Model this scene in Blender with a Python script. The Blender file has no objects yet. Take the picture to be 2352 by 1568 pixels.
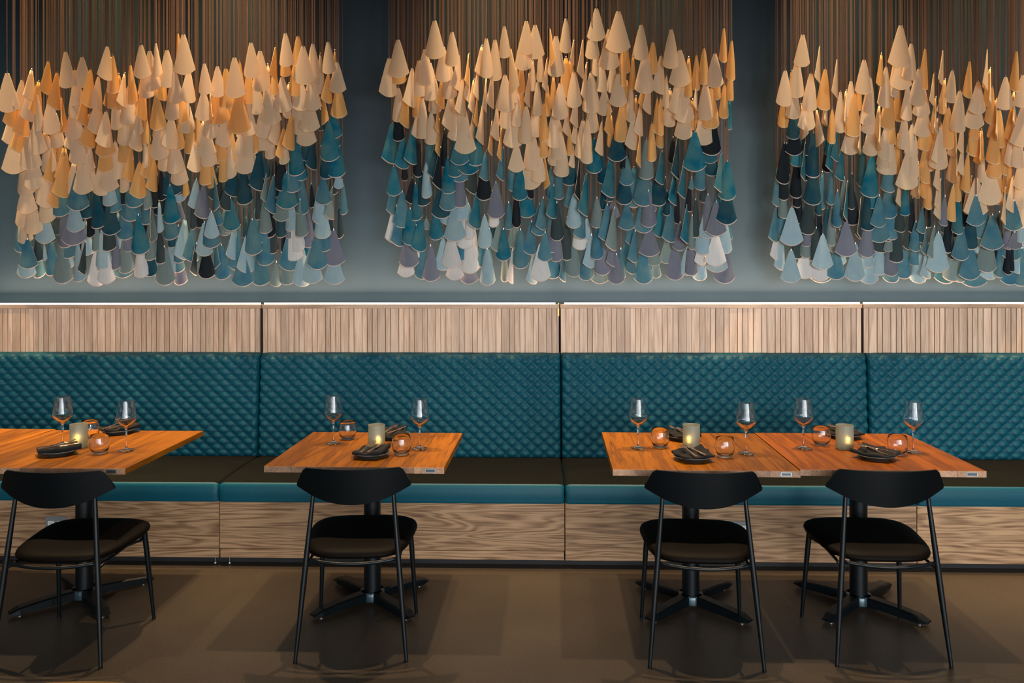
import bpy, math, random
from mathutils import Matrix, Vector
PI = math.pi
random.seed(7)
sc = bpy.context.scene
C = sc.collection

# ------------------------------------------------------------------ camera
F = 1880.0
CAM = Vector((0, 0, 1.62))
HX, HY = 1176.0, 617.0
cam_d = bpy.data.cameras.new('camera'); cam = bpy.data.objects.new('camera', cam_d); C.objects.link(cam)
cam_d.sensor_width = 36; cam_d.lens = 36 * F / 2352; cam_d.shift_y = -(784 - HY) / 2352
cam_d.clip_start = 0.05; cam_d.clip_end = 60
ROT = Matrix.Rotation(math.radians(1.7), 3, 'Z') @ Matrix.Rotation(PI / 2, 3, 'X') @ Matrix.Rotation(math.radians(-0.12), 3, 'Z')
cam.matrix_world = Matrix.Translation(CAM) @ ROT.to_4x4()
sc.camera = cam
def ray(px, py): return ROT @ Vector(((px - HX) / F, (HY - py) / F, -1))
def at(px, py, Y):
    d = ray(px, py); t = (Y - CAM.y) / d.y; return CAM + d * t
def atz(px, py, Z):
    d = ray(px, py); t = (Z - CAM.z) / d.z; return CAM + d * t

# ------------------------------------------------------------------ world, exposure, lights
sc.view_settings.view_transform = 'Standard'; sc.view_settings.look = 'None'
sc.view_settings.gamma = 1; sc.view_settings.use_curve_mapping = False
sc.view_settings.exposure = 0.0
w = bpy.data.worlds.new('world'); sc.world = w; w.use_nodes = True
w.node_tree.nodes['Background'].inputs[0].default_value = (0.55, 0.68, 0.85, 1)
w.node_tree.nodes['Background'].inputs[1].default_value = 0.3

def area(name, loc, rot, sx, sy, power, col, spread=PI):
    l = bpy.data.lights.new(name, 'AREA'); l.shape = 'RECTANGLE'; l.size = sx; l.size_y = sy
    l.energy = power; l.color = col; l.spread = spread
    o = bpy.data.objects.new(name, l); o.location = loc; o.rotation_euler = rot; C.objects.link(o); return o
def spot(name, loc, target, power, col, ang, blend=0.6, rad=0.05):
    l = bpy.data.lights.new(name, 'SPOT'); l.energy = power; l.color = col; l.spot_size = math.radians(ang)
    l.spot_blend = blend; l.shadow_soft_size = rad
    o = bpy.data.objects.new(name, l); o.location = loc
    o.rotation_euler = (Vector(target) - Vector(loc)).to_track_quat('-Z', 'Y').to_euler(); C.objects.link(o); return o
# daylight through the tall windows behind the camera
WIN_X = [-3.9, -2.3, -0.7, 0.9, 2.5, 4.1]
for wx, pw in zip(WIN_X, (22, 38, 66, 108, 150, 190)):
    area('window_daylight', (wx, -3.86, 1.75), (-PI / 2, 0, PI), 1.15, 2.5, pw, (0.93, 0.96, 1.0))
# track spots over the banquette (they throw the table shadows)
for lx in (-3.55, -1.8, -0.1, 1.6, 3.3):
    spot('track_spot', (lx, 4.52, 4.85), (lx, 4.05, 0.5), 520, (1.0, 0.72, 0.44), 58, 0.7, 0.05)
# added unseen warm spots that make the cream cones glow
for lx, pw in ((-2.85, 680), (-1.95, 620), (-0.35, 400), (0.75, 400), (2.0, 400), (2.85, 640)):
    spot('added_glow_spot', (lx, 4.93, 4.8), (lx, 4.95, 1.5), pw, (1.0, 0.68, 0.32), 42, 0.9, 0.06)

# ------------------------------------------------------------------ materials
def newmat(name):
    m = bpy.data.materials.new(name); m.use_nodes = True
    nt = m.node_tree; return m, nt, nt.nodes['Principled BSDF']
def N(nt, t, **k):
    n = nt.nodes.new(t)
    for a, b in k.items(): setattr(n, a, b)
    return n
def plain(name, col, rough=0.5, metal=0.0, bump=0.0, bscale=200, var=0.0, spec=0.5):
    m, nt, b = newmat(name)
    b.inputs['Base Color'].default_value = (*col, 1); b.inputs['Roughness'].default_value = rough
    b.inputs['Metallic'].default_value = metal; b.inputs['Specular IOR Level'].default_value = spec
    tc = N(nt, 'ShaderNodeTexCoord')
    if bump or var:
        no = N(nt, 'ShaderNodeTexNoise'); no.inputs['Scale'].default_value = bscale; no.inputs['Detail'].default_value = 4
        nt.links.new(tc.outputs['Object'], no.inputs['Vector'])
        if bump:
            bp = N(nt, 'ShaderNodeBump'); bp.inputs['Strength'].default_value = bump; bp.inputs['Distance'].default_value = 0.002
            nt.links.new(no.outputs['Fac'], bp.inputs['Height']); nt.links.new(bp.outputs[0], b.inputs['Normal'])
        if var:
            r = N(nt, 'ShaderNodeValToRGB')
            r.color_ramp.elements[0].color = (*[c * (1 - var) for c in col], 1); r.color_ramp.elements[0].position = .3
            r.color_ramp.elements[1].color = (*[min(1, c * (1 + var)) for c in col], 1); r.color_ramp.elements[1].position = .7
            nt.links.new(no.outputs['Fac'], r.inputs[0]); nt.links.new(r.outputs[0], b.inputs['Base Color'])
    return m
def wood(name, dark, light, axis=2, scale=1.0, rough=0.5, tint=0.25, rings=False, spec=0.4):
    """grain runs along axis; every object gets its own piece of the board and its own tone"""
    m, nt, b = newmat(name); L = nt.links.new
    tc = N(nt, 'ShaderNodeTexCoord'); oi = N(nt, 'ShaderNodeObjectInfo')
    mul = N(nt, 'ShaderNodeMath', operation='MULTIPLY'); mul.inputs[1].default_value = 37.0
    L(oi.outputs['Random'], mul.inputs[0])
    ad = N(nt, 'ShaderNodeVectorMath', operation='ADD'); L(tc.outputs['Object'], ad.inputs[0])
    cmb = N(nt, 'ShaderNodeCombineXYZ'); L(mul.outputs[0], cmb.inputs[0]); L(mul.outputs[0], cmb.inputs[1]); L(mul.outputs[0], cmb.inputs[2])
    L(cmb.outputs[0], ad.inputs[1])
    mp = N(nt, 'ShaderNodeMapping'); s = [14 * scale] * 3; s[axis] = 1.1 * scale; mp.inputs['Scale'].default_value = s
    L(ad.outputs[0], mp.inputs['Vector'])
    n1 = N(nt, 'ShaderNodeTexNoise'); n1.inputs['Scale'].default_value = 1.0; n1.inputs['Detail'].default_value = 3; n1.inputs['Distortion'].default_value = .4
    L(mp.outputs[0], n1.inputs['Vector'])
    mr = N(nt, 'ShaderNodeMath', operation='MULTIPLY'); mr.inputs[1].default_value = 95 if rings else 24
    L(n1.outputs['Fac'], mr.inputs[0])
    sn = N(nt, 'ShaderNodeMath', operation='SINE'); L(mr.outputs[0], sn.inputs[0])
    mp2 = N(nt, 'ShaderNodeMapping'); s2 = [260 * scale] * 3; s2[axis] = 9 * scale; mp2.inputs['Scale'].default_value = s2
    L(ad.outputs[0], mp2.inputs['Vector'])
    n2 = N(nt, 'ShaderNodeTexNoise'); n2.inputs['Scale'].default_value = 1.0; n2.inputs['Detail'].default_value = 3
    L(mp2.outputs[0], n2.inputs['Vector'])
    m1 = N(nt, 'ShaderNodeMath', operation='MULTIPLY_ADD'); m1.inputs[1].default_value = .15 if rings else .12; m1.inputs[2].default_value = 0.12
    L(sn.outputs[0], m1.inputs[0])
    m2 = N(nt, 'ShaderNodeMath', operation='MULTIPLY_ADD'); m2.inputs[1].default_value = .8; L(n2.outputs['Fac'], m2.inputs[0]); L(m1.outputs[0], m2.inputs[2])
    r = N(nt, 'ShaderNodeValToRGB'); r.color_ramp.elements[0].color = (*dark, 1); r.color_ramp.elements[0].position = .25
    r.color_ramp.elements[1].color = (*light, 1); r.color_ramp.elements[1].position = .68
    L(m2.outputs[0], r.inputs[0])
    hs = N(nt, 'ShaderNodeHueSaturation'); L(r.outputs[0], hs.inputs['Color'])
    m3 = N(nt, 'ShaderNodeMath', operation='MULTIPLY_ADD'); m3.inputs[1].default_value = tint * 2; m3.inputs[2].default_value = 1 - tint
    L(oi.outputs['Random'], m3.inputs[0]); L(m3.outputs[0], hs.inputs['Value'])
    L(hs.outputs[0], b.inputs['Base Color']); b.inputs['Roughness'].default_value = rough; b.inputs['Specular IOR Level'].default_value = spec
    bp = N(nt, 'ShaderNodeBump'); bp.inputs['Strength'].default_value = .15; bp.inputs['Distance'].default_value = .001
    L(m2.outputs[0], bp.inputs['Height']); L(bp.outputs[0], b.inputs['Normal'])
    return m
def felt(name, col, trans_col, tw, stripe=0.1, var=0.12):
    m, nt, b = newmat(name); L = nt.links.new
    tc = N(nt, 'ShaderNodeTexCoord'); oi = N(nt, 'ShaderNodeObjectInfo')
    mp = N(nt, 'ShaderNodeMapping'); mp.inputs['Scale'].default_value = (240, 240, 14); L(tc.outputs['Object'], mp.inputs[0])
    n1 = N(nt, 'ShaderNodeTexNoise'); n1.inputs['Scale'].default_value = 1; n1.inputs['Detail'].default_value = 2; L(mp.outputs[0], n1.inputs['Vector'])
    hs = N(nt, 'ShaderNodeHueSaturation'); hs.inputs['Color'].default_value = (*col, 1)
    a = N(nt, 'ShaderNodeMath', operation='MULTIPLY_ADD'); a.inputs[1].default_value = stripe * 2; a.inputs[2].default_value = 1 - stripe - var
    L(n1.outputs['Fac'], a.inputs[0])
    c = N(nt, 'ShaderNodeMath', operation='MULTIPLY_ADD'); c.inputs[1].default_value = var * 2
    L(oi.outputs['Random'], c.inputs[0]); L(a.outputs[0], c.inputs[2]); L(c.outputs[0], hs.inputs['Value'])
    if not tw:
        nv_ = N(nt, 'ShaderNodeTexNoise'); nv_.inputs['Scale'].default_value = 9; nv_.inputs['Detail'].default_value = 2
        ad_ = N(nt, 'ShaderNodeVectorMath', operation='ADD'); L(tc.outputs['Object'], ad_.inputs[0])
        ml_ = N(nt, 'ShaderNodeMath', operation='MULTIPLY'); ml_.inputs[1].default_value = 50; L(oi.outputs['Random'], ml_.inputs[0])
        cb_ = N(nt, 'ShaderNodeCombineXYZ'); L(ml_.outputs[0], cb_.inputs[0]); L(cb_.outputs[0], ad_.inputs[1]); L(ad_.outputs[0], nv_.inputs['Vector'])
        hu_ = N(nt, 'ShaderNodeMath', operation='MULTIPLY_ADD'); hu_.inputs[1].default_value = .12; hu_.inputs[2].default_value = .425
        L(nv_.outputs['Fac'], hu_.inputs[0]); L(hu_.outputs[0], hs.inputs['Hue'])
        sa_ = N(nt, 'ShaderNodeMath', operation='MULTIPLY_ADD'); sa_.inputs[1].default_value = 1.0; sa_.inputs[2].default_value = .36
        L(nv_.outputs['Fac'], sa_.inputs[0]); L(sa_.outputs[0], hs.inputs['Saturation'])
    L(hs.outputs[0], b.inputs['Base Color']); b.inputs['Roughness'].default_value = .85; b.inputs['Specular IOR Level'].default_value = .2
    bp = N(nt, 'ShaderNodeBump'); bp.inputs['Strength'].default_value = .3; bp.inputs['Distance'].default_value = .001
    L(n1.outputs['Fac'], bp.inputs['Height']); L(bp.outputs[0], b.inputs['Normal'])
    if tw:
        t = N(nt, 'ShaderNodeBsdfTranslucent'); t.inputs[0].default_value = (*trans_col, 1)
        mx = N(nt, 'ShaderNodeMixShader'); mx.inputs[0].default_value = tw
        out = nt.nodes['Material Output']
        L(b.outputs[0], mx.inputs[1]); L(t.outputs[0], mx.inputs[2]); L(mx.outputs[0], out.inputs[0])
    return m
def glassmat(name, col=(1, 1, 1), rough=0.0, ior=1.48):
    m, nt, b = newmat(name)
    b.inputs['Base Color'].default_value = (*col, 1); b.inputs['Roughness'].default_value = rough
    b.inputs['IOR'].default_value = ior; b.inputs['Transmission Weight'].default_value = 1
    return m
def emit(name, col, s):
    m = bpy.data.materials.new(name); m.use_nodes = True; nt = m.node_tree
    nt.nodes.remove(nt.nodes['Principled BSDF']); e = N(nt, 'ShaderNodeEmission')
    e.inputs[0].default_value = (*col, 1); e.inputs[1].default_value = s
    nt.links.new(e.outputs[0], nt.nodes['Material Output'].inputs[0]); return m

M = {}
M['wall'] = plain('teal_paint', (0.036, 0.077, 0.106), .55, bump=.25, bscale=90)
M['wall_pale'] = plain('pale_paint', (0.42, 0.40, 0.37), .8)
M['ceiling'] = plain('dark_ceiling_paint', (0.05, 0.05, 0.05), .9)
M['collar'] = plain('gloss_black_collar', (.03, .06, .075), .22, .3)
M['black_metal'] = plain('black_powder_coat', (0.0012, 0.0038, 0.0055), .38, bump=.1, bscale=900, spec=.35)
M['black_wood'] = plain('black_stained_veneer', (0.0006, 0.0022, 0.0032), .42, spec=.22)
M['steel'] = plain('brushed_steel', (.42, .47, .50), .35, .9)
M['steel_dark'] = plain('engraved_steel', (.09, .11, .12), .5, .7)
M['chrome'] = plain('chrome', (.8, .8, .8), .12, 1)
M['copper'] = plain('rose_gold_steel', (.80, .52, .36), .2, 1)
M['seat_pad'] = plain('dark_brown_leather', (0.0024, 0.0012, 0.0005), .6, spec=.10, bump=.2, bscale=300)
M['teal_leather'] = plain('teal_leather', (0.0012, 0.083, 0.122), .5, bump=.25, bscale=260, var=.12, spec=.32)
M['seat_top'] = plain('charcoal_brown_seat_top', (0.0055, 0.0060, 0.0048), .9, spec=.12, bump=.25, bscale=260, var=.15)  # darker brown on the cushion's upper faces, teal on its front
M['kick'] = plain('black_toe_kick', (0.01, 0.01, 0.011), .7)
M['oak_slat'] = wood('pale_oak_upright', (.60, .38, .24), (.92, .66, .47), 2, 1, .5, .16)
M['oak_long'] = wood('oak_lengthwise', (.45, .28, .17), (.76, .52, .35), 0, .6, .5, .15)
M['oak_base'] = wood('figured_oak_veneer', (.19, .095, .042), (.54, .33, .175), 0, .55, .5, .12, rings=True)
M['table_wood'] = wood('oiled_table_oak', (.125, .036, .0015), (.345, .115, .003), 1, 1, .45, .28, False, .2)
M['table_end'] = wood('table_end_grain', (.26, .13, .07), (.50, .29, .17), 1, .6, .5, .3)
M['round_wood'] = wood('golden_round_top', (.5, .22, .04), (.85, .45, .10), 0, 1, .35, .1)
M['cord'] = plain('brown_cord', (.23, .13, .083), .8)
M['bead'] = plain('silver_ferrule', (.85, .82, .76), .3, 1)
M['plate'] = plain('charcoal_stoneware', (.05, .055, .055), .3)
M['plate_rim'] = plain('bare_stoneware_rim', (.20, .20, .19), .4)
M['napkin'] = plain('black_linen', (.006, .006, .007), .9, bump=.4, bscale=700)
M['wax'] = plain('white_wax', (.8, .78, .7), .5)
M['glass'] = glassmat('clear_glass')
M['flame'] = emit('candle_flame', (1.0, .42, .05), 34)
M['led'] = emit('led_diffuser', (1.0, .82, .60), 8)
M['led_gap'] = emit('led_leak_glow', (1.0, .50, .08), 3.0)
M['plug'] = plain('grey_outlet_plastic', (.22, .24, .25), .4)
M['table_red'] = wood('oiled_table_walnut_red', (.12, .030, .002), (.31, .085, .005), 1, 1, .45, .15, False, .2)
M['screen'] = plain('slot_black', (.01, .01, .01), .6)

m, nt, b = newmat('frosted_glass')
b.inputs['Base Color'].default_value = (.36, .38, .34, 1); b.inputs['Roughness'].default_value = .5
g_ = N(nt, 'ShaderNodeBsdfGlass'); g_.inputs['Color'].default_value = (.80, .84, .74, 1); g_.inputs['Roughness'].default_value = .55; g_.inputs['IOR'].default_value = 1.32
mx = N(nt, 'ShaderNodeMixShader'); mx.inputs[0].default_value = .5
nt.links.new(b.outputs[0], mx.inputs[1]); nt.links.new(g_.outputs[0], mx.inputs[2]); nt.links.new(mx.outputs[0], nt.nodes['Material Output'].inputs[0])
M['frosted'] = m

m, nt, b = newmat('polished_concrete'); L = nt.links.new
tc = N(nt, 'ShaderNodeTexCoord')
n1 = N(nt, 'ShaderNodeTexNoise'); n1.inputs['Scale'].default_value = 1.3; n1.inputs['Detail'].default_value = 5; L(tc.outputs['Object'], n1.inputs['Vector'])
r1 = N(nt, 'ShaderNodeValToRGB'); r1.color_ramp.elements[0].color = (.042, .031, .021, 1); r1.color_ramp.elements[0].position = .3
r1.color_ramp.elements[1].color = (.074, .056, .039, 1); r1.color_ramp.elements[1].position = .7; L(n1.outputs['Fac'], r1.inputs[0])
n2 = N(nt, 'ShaderNodeTexNoise'); n2.inputs['Scale'].default_value = 160; n2.inputs['Detail'].default_value = 3; L(tc.outputs['Object'], n2.inputs['Vector'])
r2 = N(nt, 'ShaderNodeValToRGB'); r2.color_ramp.elements[0].color = (.6, .6, .6, 1); r2.color_ramp.elements[0].position = .35
r2.color_ramp.elements[1].color = (1.25, 1.25, 1.25, 1); r2.color_ramp.elements[1].position = .75; L(n2.outputs['Fac'], r2.inputs[0])
mm = N(nt, 'ShaderNodeMix', data_type='RGBA', blend_type='MULTIPLY'); mm.inputs[0].default_value = 1
L(r1.outputs[0], mm.inputs[6]); L(r2.outputs[0], mm.inputs[7]); L(mm.outputs[2], b.inputs['Base Color'])
b.inputs['Roughness'].default_value = .36
M['concrete'] = m

CO = {'c': ((.92, .76, .53), (1.0, .72, .30), .38), 'y': ((.95, .66, .27), (1.0, .64, .14), .50),  # y: same cream fabric with the warm backlight put into its colour
      'n': ((.010, .016, .024), None, 0), 'd': ((.006, .055, .085), None, 0), 't': ((.005, .125, .185), None, 0),
      's': ((.050, .165, .225), None, 0), 'g': ((.27, .40, .45), None, 0), 'p': ((.60, .60, .56), None, 0),
      'u': ((.155, .165, .215), None, 0), 'k': ((.035, .055, .058), None, 0), 'm': ((.17, .245, .235), None, 0)}
for k, (col, tcol, tw) in CO.items():
    M['f' + k] = felt('fabric_' + k, col, tcol, tw, .10 if tw else .18, .08 if tw else .12)
M['edge_cream'] = felt('cream_cut_edge', (1.0, .84, .55), (1, .75, .35), .4, 0, 0)
M['edge_blue'] = plain('raw_cut_edge', (.62, .50, .41), .8)

# ------------------------------------------------------------------ mesh helpers
def mesh(name, verts, faces, mats, smooth=False, mi=None):
    me = bpy.data.meshes.new(name); me.from_pydata([tuple(v) for v in verts], [], faces)
    for x in (mats if isinstance(mats, (list, tuple)) else [mats]): me.materials.append(M[x])
    if mi: me.polygons.foreach_set('material_index', mi)
    if smooth: me.polygons.foreach_set('use_smooth', [True] * len(me.polygons))
    me.update(); return me
def link(name, me, parent=None, loc=(0, 0, 0), rz=0):
    o = bpy.data.objects.new(name, me); C.objects.link(o); o.location = loc; o.rotation_euler = (0, 0, rz)
    if parent is not None: o.parent = parent
    return o
def tag(o, label=None, cat=None, group=None, kind=None):
    for k, v in (('label', label), ('category', cat), ('group', group), ('kind', kind)):
        if v: o[k] = v
    return o
def empty(name, loc=(0, 0, 0), rz=0):
    o = bpy.data.objects.new(name, None); C.objects.link(o); o.location = loc; o.rotation_euler = (0, 0, rz); o.empty_display_size = .05; return o
class MB:
    def __init__(s): s.v = []; s.f = []; s.m = []
    def add(s, v, f, m=0):
        n = len(s.v); s.v += [tuple(x) for x in v]; s.f += [tuple(i + n for i in q) for q in f]; s.m += [m] * len(f)
    def box(s, a, b, m=0, bev=0):
        x0, y0, z0 = a; x1, y1, z1 = b
        if not bev:
            s.add([(x0, y0, z0), (x1, y0, z0), (x1, y1, z0), (x0, y1, z0), (x0, y0, z1), (x1, y0, z1), (x1, y1, z1), (x0, y1, z1)],
                  [(0, 3, 2, 1), (4, 5, 6, 7), (0, 1, 5, 4), (1, 2, 6, 5), (2, 3, 7, 6), (3, 0, 4, 7)], m); return
        e = bev; V = []
        for z, i in ((z0, e), (z0 + e, 0), (z1 - e, 0), (z1, e)):
            c = [(x0 + i, y0 + e), (x0 + e, y0 + i), (x1 - e, y0 + i), (x1 - i, y0 + e), (x1 - i, y1 - e), (x1 - e, y1 - i), (x0 + e, y1 - i), (x0 + i, y1 - e)]
            V += [(p[0], p[1], z) for p in c]
        Fc = [tuple(range(7, -1, -1)), tuple(range(24, 32))]
        for k in range(3):
            for i in range(8): j = (i + 1) % 8; Fc.append((k * 8 + i, k * 8 + j, k * 8 + 8 + j, k * 8 + 8 + i))
        s.add(V, Fc, m)
    def tube(s, pts, rad, n=12, m=0, closed=False, cap=True):
        pts = [Vector(p) for p in pts]; k = len(pts)
        if not isinstance(rad, (list, tuple)): rad = [rad] * k
        V = []; prev = None
        for i, p in enumerate(pts):
            if closed: t = pts[(i + 1) % k] - pts[i - 1]
            else: t = pts[min(i + 1, k - 1)] - pts[max(i - 1, 0)]
            t.normalize()
            if prev is None:
                a = Vector((0, 0, 1)) if abs(t.z) < .9 else Vector((1, 0, 0)); u = t.cross(a).normalized()
            else: u = (prev - t * prev.dot(t)).normalized()
            prev = u; w_ = t.cross(u)
            V += [p + (u * math.cos(2 * PI * j / n) + w_ * math.sin(2 * PI * j / n)) * rad[i] for j in range(n)]
        Fc = []
        for i in range(k if closed else k - 1):
            a = i * n; b2 = ((i + 1) % k) * n
            for j in range(n): jj = (j + 1) % n; Fc.append((a + j, a + jj, b2 + jj, b2 + j))
        if cap and not closed: Fc += [tuple(range(n - 1, -1, -1)), tuple(range((k - 1) * n, k * n))]
        s.add(V, Fc, m)
    def lathe(s, prof, n=32, m=0, closed=False):
        V = []; k = len(prof)
        for r, z in prof: V += [(max(r, 1e-5) * math.cos(2 * PI * j / n), max(r, 1e-5) * math.sin(2 * PI * j / n), z) for j in range(n)]
        Fc = []
        for i in range(k if closed else k - 1):
            a = i * n; b2 = ((i + 1) % k) * n
            for j in range(n): jj = (j + 1) % n; Fc.append((a + j, a + jj, b2 + jj, b2 + j))
        s.add(V, Fc, m)
    def me(s, name, mats, smooth=False): return mesh(name, s.v, s.f, mats, smooth, s.m)
def autosmooth(me, ang=35):
    me.polygons.foreach_set('use_smooth', [True] * len(me.polygons))
    try: me.set_sharp_from_angle(angle=math.radians(ang))
    except Exception: pass
    return me
def boxobj(name, a, b, mat, parent=None, bev=0):
    """box object whose origin is its own centre"""
    c = [(a[i] + b[i]) / 2 for i in range(3)]; q = MB()
    q.box([a[i] - c[i] for i in range(3)], [b[i] - c[i] for i in range(3)], 0, bev)
    return link(name, q.me(name, mat), parent, c)

# ------------------------------------------------------------------ room shell
YW = 5.30            # wall plane
def st(o): o['kind'] = 'structure'; return o
st(boxobj('floor', (-5.5, -4.2, -.1), (5.5, YW + .15, 0), 'concrete'))
st(boxobj('wall_back', (-5.5, YW, 0), (5.5, YW + .15, 5.0), 'wall'))
st(boxobj('wall_left', (-5.5, -4.2, 0), (-5.35, YW, 5.0), 'wall_pale'))
st(boxobj('wall_right', (5.35, -4.2, 0), (5.5, YW, 5.0), 'wall_pale'))
st(boxobj('ceiling', (-5.5, -4.2, 5.0), (5.5, YW + .15, 5.1), 'ceiling'))
st(boxobj('trim_6', (-5.35, .75, 2.22), (5.35, 1.0, 5.0), 'ceiling'))  # added beam out of view, keeps window light off the upper wall
fw = empty('wall_front', (0, -4.05, 0)); st(fw)
def fpart(n, a, b, mat='wall_pale'): boxobj(n, [a[0], a[1] + 4.05, a[2]], [b[0], b[1] + 4.05, b[2]], mat, fw)
fpart('lower_wall', (-5.35, -4.2, 0), (5.35, -3.95, .45)); fpart('upper_wall', (-5.35, -4.2, 3.05), (5.35, -3.95, 5.0))
xs = [-5.35] + [v for wx in WIN_X for v in (wx - .6, wx + .6)] + [5.35]
for i in range(0, len(xs), 2):
    if xs[i + 1] - xs[i] > .01: fpart('pier', (xs[i], -4.2, .45), (xs[i + 1], -3.95, 3.05), 'ceiling')
for i, wx in enumerate(WIN_X):
    wnd = empty('window_%d' % (i + 1), (wx, -3.98, .45)); st(wnd); q = MB()
    for a, b2 in (((-.6, -.03, 0), (-.55, .03, 2.6)), ((.55, -.03, 0), (.6, .03, 2.6)), ((-.55, -.03, 0), (.55, .03, .05)), ((-.55, -.03, 2.55), (.55, .03, 2.6))):
        q.box(a, b2)
    link('window_frame', q.me('window_frame', 'black_metal'), wnd)

# ------------------------------------------------------------------ banquette run: module seams measured at x = -1.70, 0.18, 2.07
SEAM = [-3.635, -1.745, .152, 2.037, 3.925]
ZSEAT = at(1290, 1108, 4.47).z
BACK_LAB = ['teal quilted banquette at the left edge of the photo, behind the left table',
            'teal quilted banquette behind the small square table with one chair',
            'teal quilted banquette left of the right-hand pair of tables, middle seams',
            'teal quilted banquette at the right edge of the photo']
BACK_LAB[2] = 'teal quilted banquette behind the candle and glasses of the pushed-together tables'
P_ = [at(1290, 811, 5.13), at(1290, 1046, 5.06)]
ZBT, ZBB = P_[0].z, P_[1].z - .03
YBT, YBB = 5.105, 5.065
ZPT = at(1290, 1156, 4.45).z; ZPB = at(1290, 1287, 4.45).z; ZSTRIP = at(800, 1262, 4.45).z
def quilt(x0, x1):
    W = x1 - x0 - .006; Hh = ZBT - ZBB; nx = int(W / .0062); nz = int(Hh / .0065)
    V = []; a, b2 = .0795, .0715
    for k in range(nz + 1):
        zz = Hh * k / nz
        for i in range(nx + 1):
            xx = W * i / nx
            u = xx / a + zz / b2; v = xx / a - zz / b2
            s_ = abs(math.sin(PI * u) * math.sin(PI * v)); hgt = .0165 * (s_ ** .6)
            ex = min(xx, W - xx); ez = min(zz, Hh - zz)
            rd = .045
            e = 0
            if ex < .03: e += .03 * (1 - math.sqrt(max(0, 1 - ((.03 - ex) / .03) ** 2)))
            if ez < rd: e += rd * (1 - math.sqrt(max(0, 1 - ((rd - ez) / rd) ** 2)))
            wav = .0025 * math.sin((x0 + xx) * 41) * (zz / Hh)
            y = YBB + (YBT - YBB) * (zz / Hh) ** 1.2 - hgt * min(1, ez / .03 + .3) + e
            V.append((-W / 2 + xx, y - YBB, zz + (wav if k == nz else 0)))
    Fc = [(k * (nx + 1) + i, k * (nx + 1) + i + 1, (k + 1) * (nx + 1) + i + 1, (k + 1) * (nx + 1) + i) for k in range(nz) for i in range(nx)]
    n0 = len(V)
    # back and sides
    yb = .11
    V += [(-W / 2, yb, 0), (W / 2, yb, 0), (W / 2, yb, Hh), (-W / 2, yb, Hh)]
    top = nz * (nx + 1)
    Fc.append(tuple([n0 + 1, n0] + [n0 + 3, n0 + 2][:2])) if False else Fc.append((n0 + 1, n0, n0 + 3, n0 + 2))
    Fc.append(tuple([n0 + 3] + [top + i for i in range(nx + 1)] + [n0 + 2]))
    Fc.append(tuple([n0 + 1] + [i for i in range(nx, -1, -1)] + [n0]))
    Fc.append(tuple([n0] + [k * (nx + 1) for k in range(nz + 1)] + [n0 + 3]))
    Fc.append(tuple([n0 + 2] + [k * (nx + 1) + nx for k in range(nz, -1, -1)] + [n0 + 1]))
    me = mesh('back_cushion', V, Fc, 'teal_leather'); me.polygons.foreach_set('use_smooth', [i < nx * nz for i in range(len(Fc))]); return me
def seatmesh(W, z0, z1, y0, y1):
    # profile front to back, then swept along x with soft ends
    prof = []; r = .026; hh = z1 - z0
    prof.append((y1, 0)); prof.append((y0 + .006, 0)); prof.append((y0, .01))
    for t in range(0, 6): prof.append((y0 - .004 * math.sin(PI * t / 5), .012 + (hh - r - .012) * t / 5))
    for t in range(1, 7):
        a = PI / 2 * t / 6; prof.append((y0 + r - r * math.cos(a), hh - r + r * math.sin(a)))
    nfront = len(prof) - 2
    for t in range(1, 11): prof.append((y0 + r + (y1 - y0 - r) * t / 10, hh + .008 * math.sin(PI * t / 10)))
    prof = [(y - y0, z) for y, z in prof]
    xsn = [0, .004, .010, .02, .035] ; xsn = xsn + [W * k / 12 for k in range(1, 12)] + [W - v for v in reversed(xsn)]
    V = []
    for x in xsn:
        e = min(x, W - x); sh = .014 * (1 - math.sqrt(max(0, 1 - ((.035 - e) / .035) ** 2))) if e < .035 else 0
        for i, (y, z) in enumerate(prof):
            V.append((x - W / 2, y + (sh if y < .05 else 0), z - (sh if z > hh * .8 else 0)))
    n = len(prof); Fc = []; mi = []
    for i in range(len(xsn) - 1):
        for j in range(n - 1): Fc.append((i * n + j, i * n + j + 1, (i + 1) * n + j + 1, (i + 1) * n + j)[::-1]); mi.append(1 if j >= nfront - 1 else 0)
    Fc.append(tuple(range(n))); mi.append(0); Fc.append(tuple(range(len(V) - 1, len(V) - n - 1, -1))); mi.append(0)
    me = mesh('seat_cushion', V, Fc, ['teal_leather', 'seat_top'], True, mi); return autosmooth(me, 50)
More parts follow.
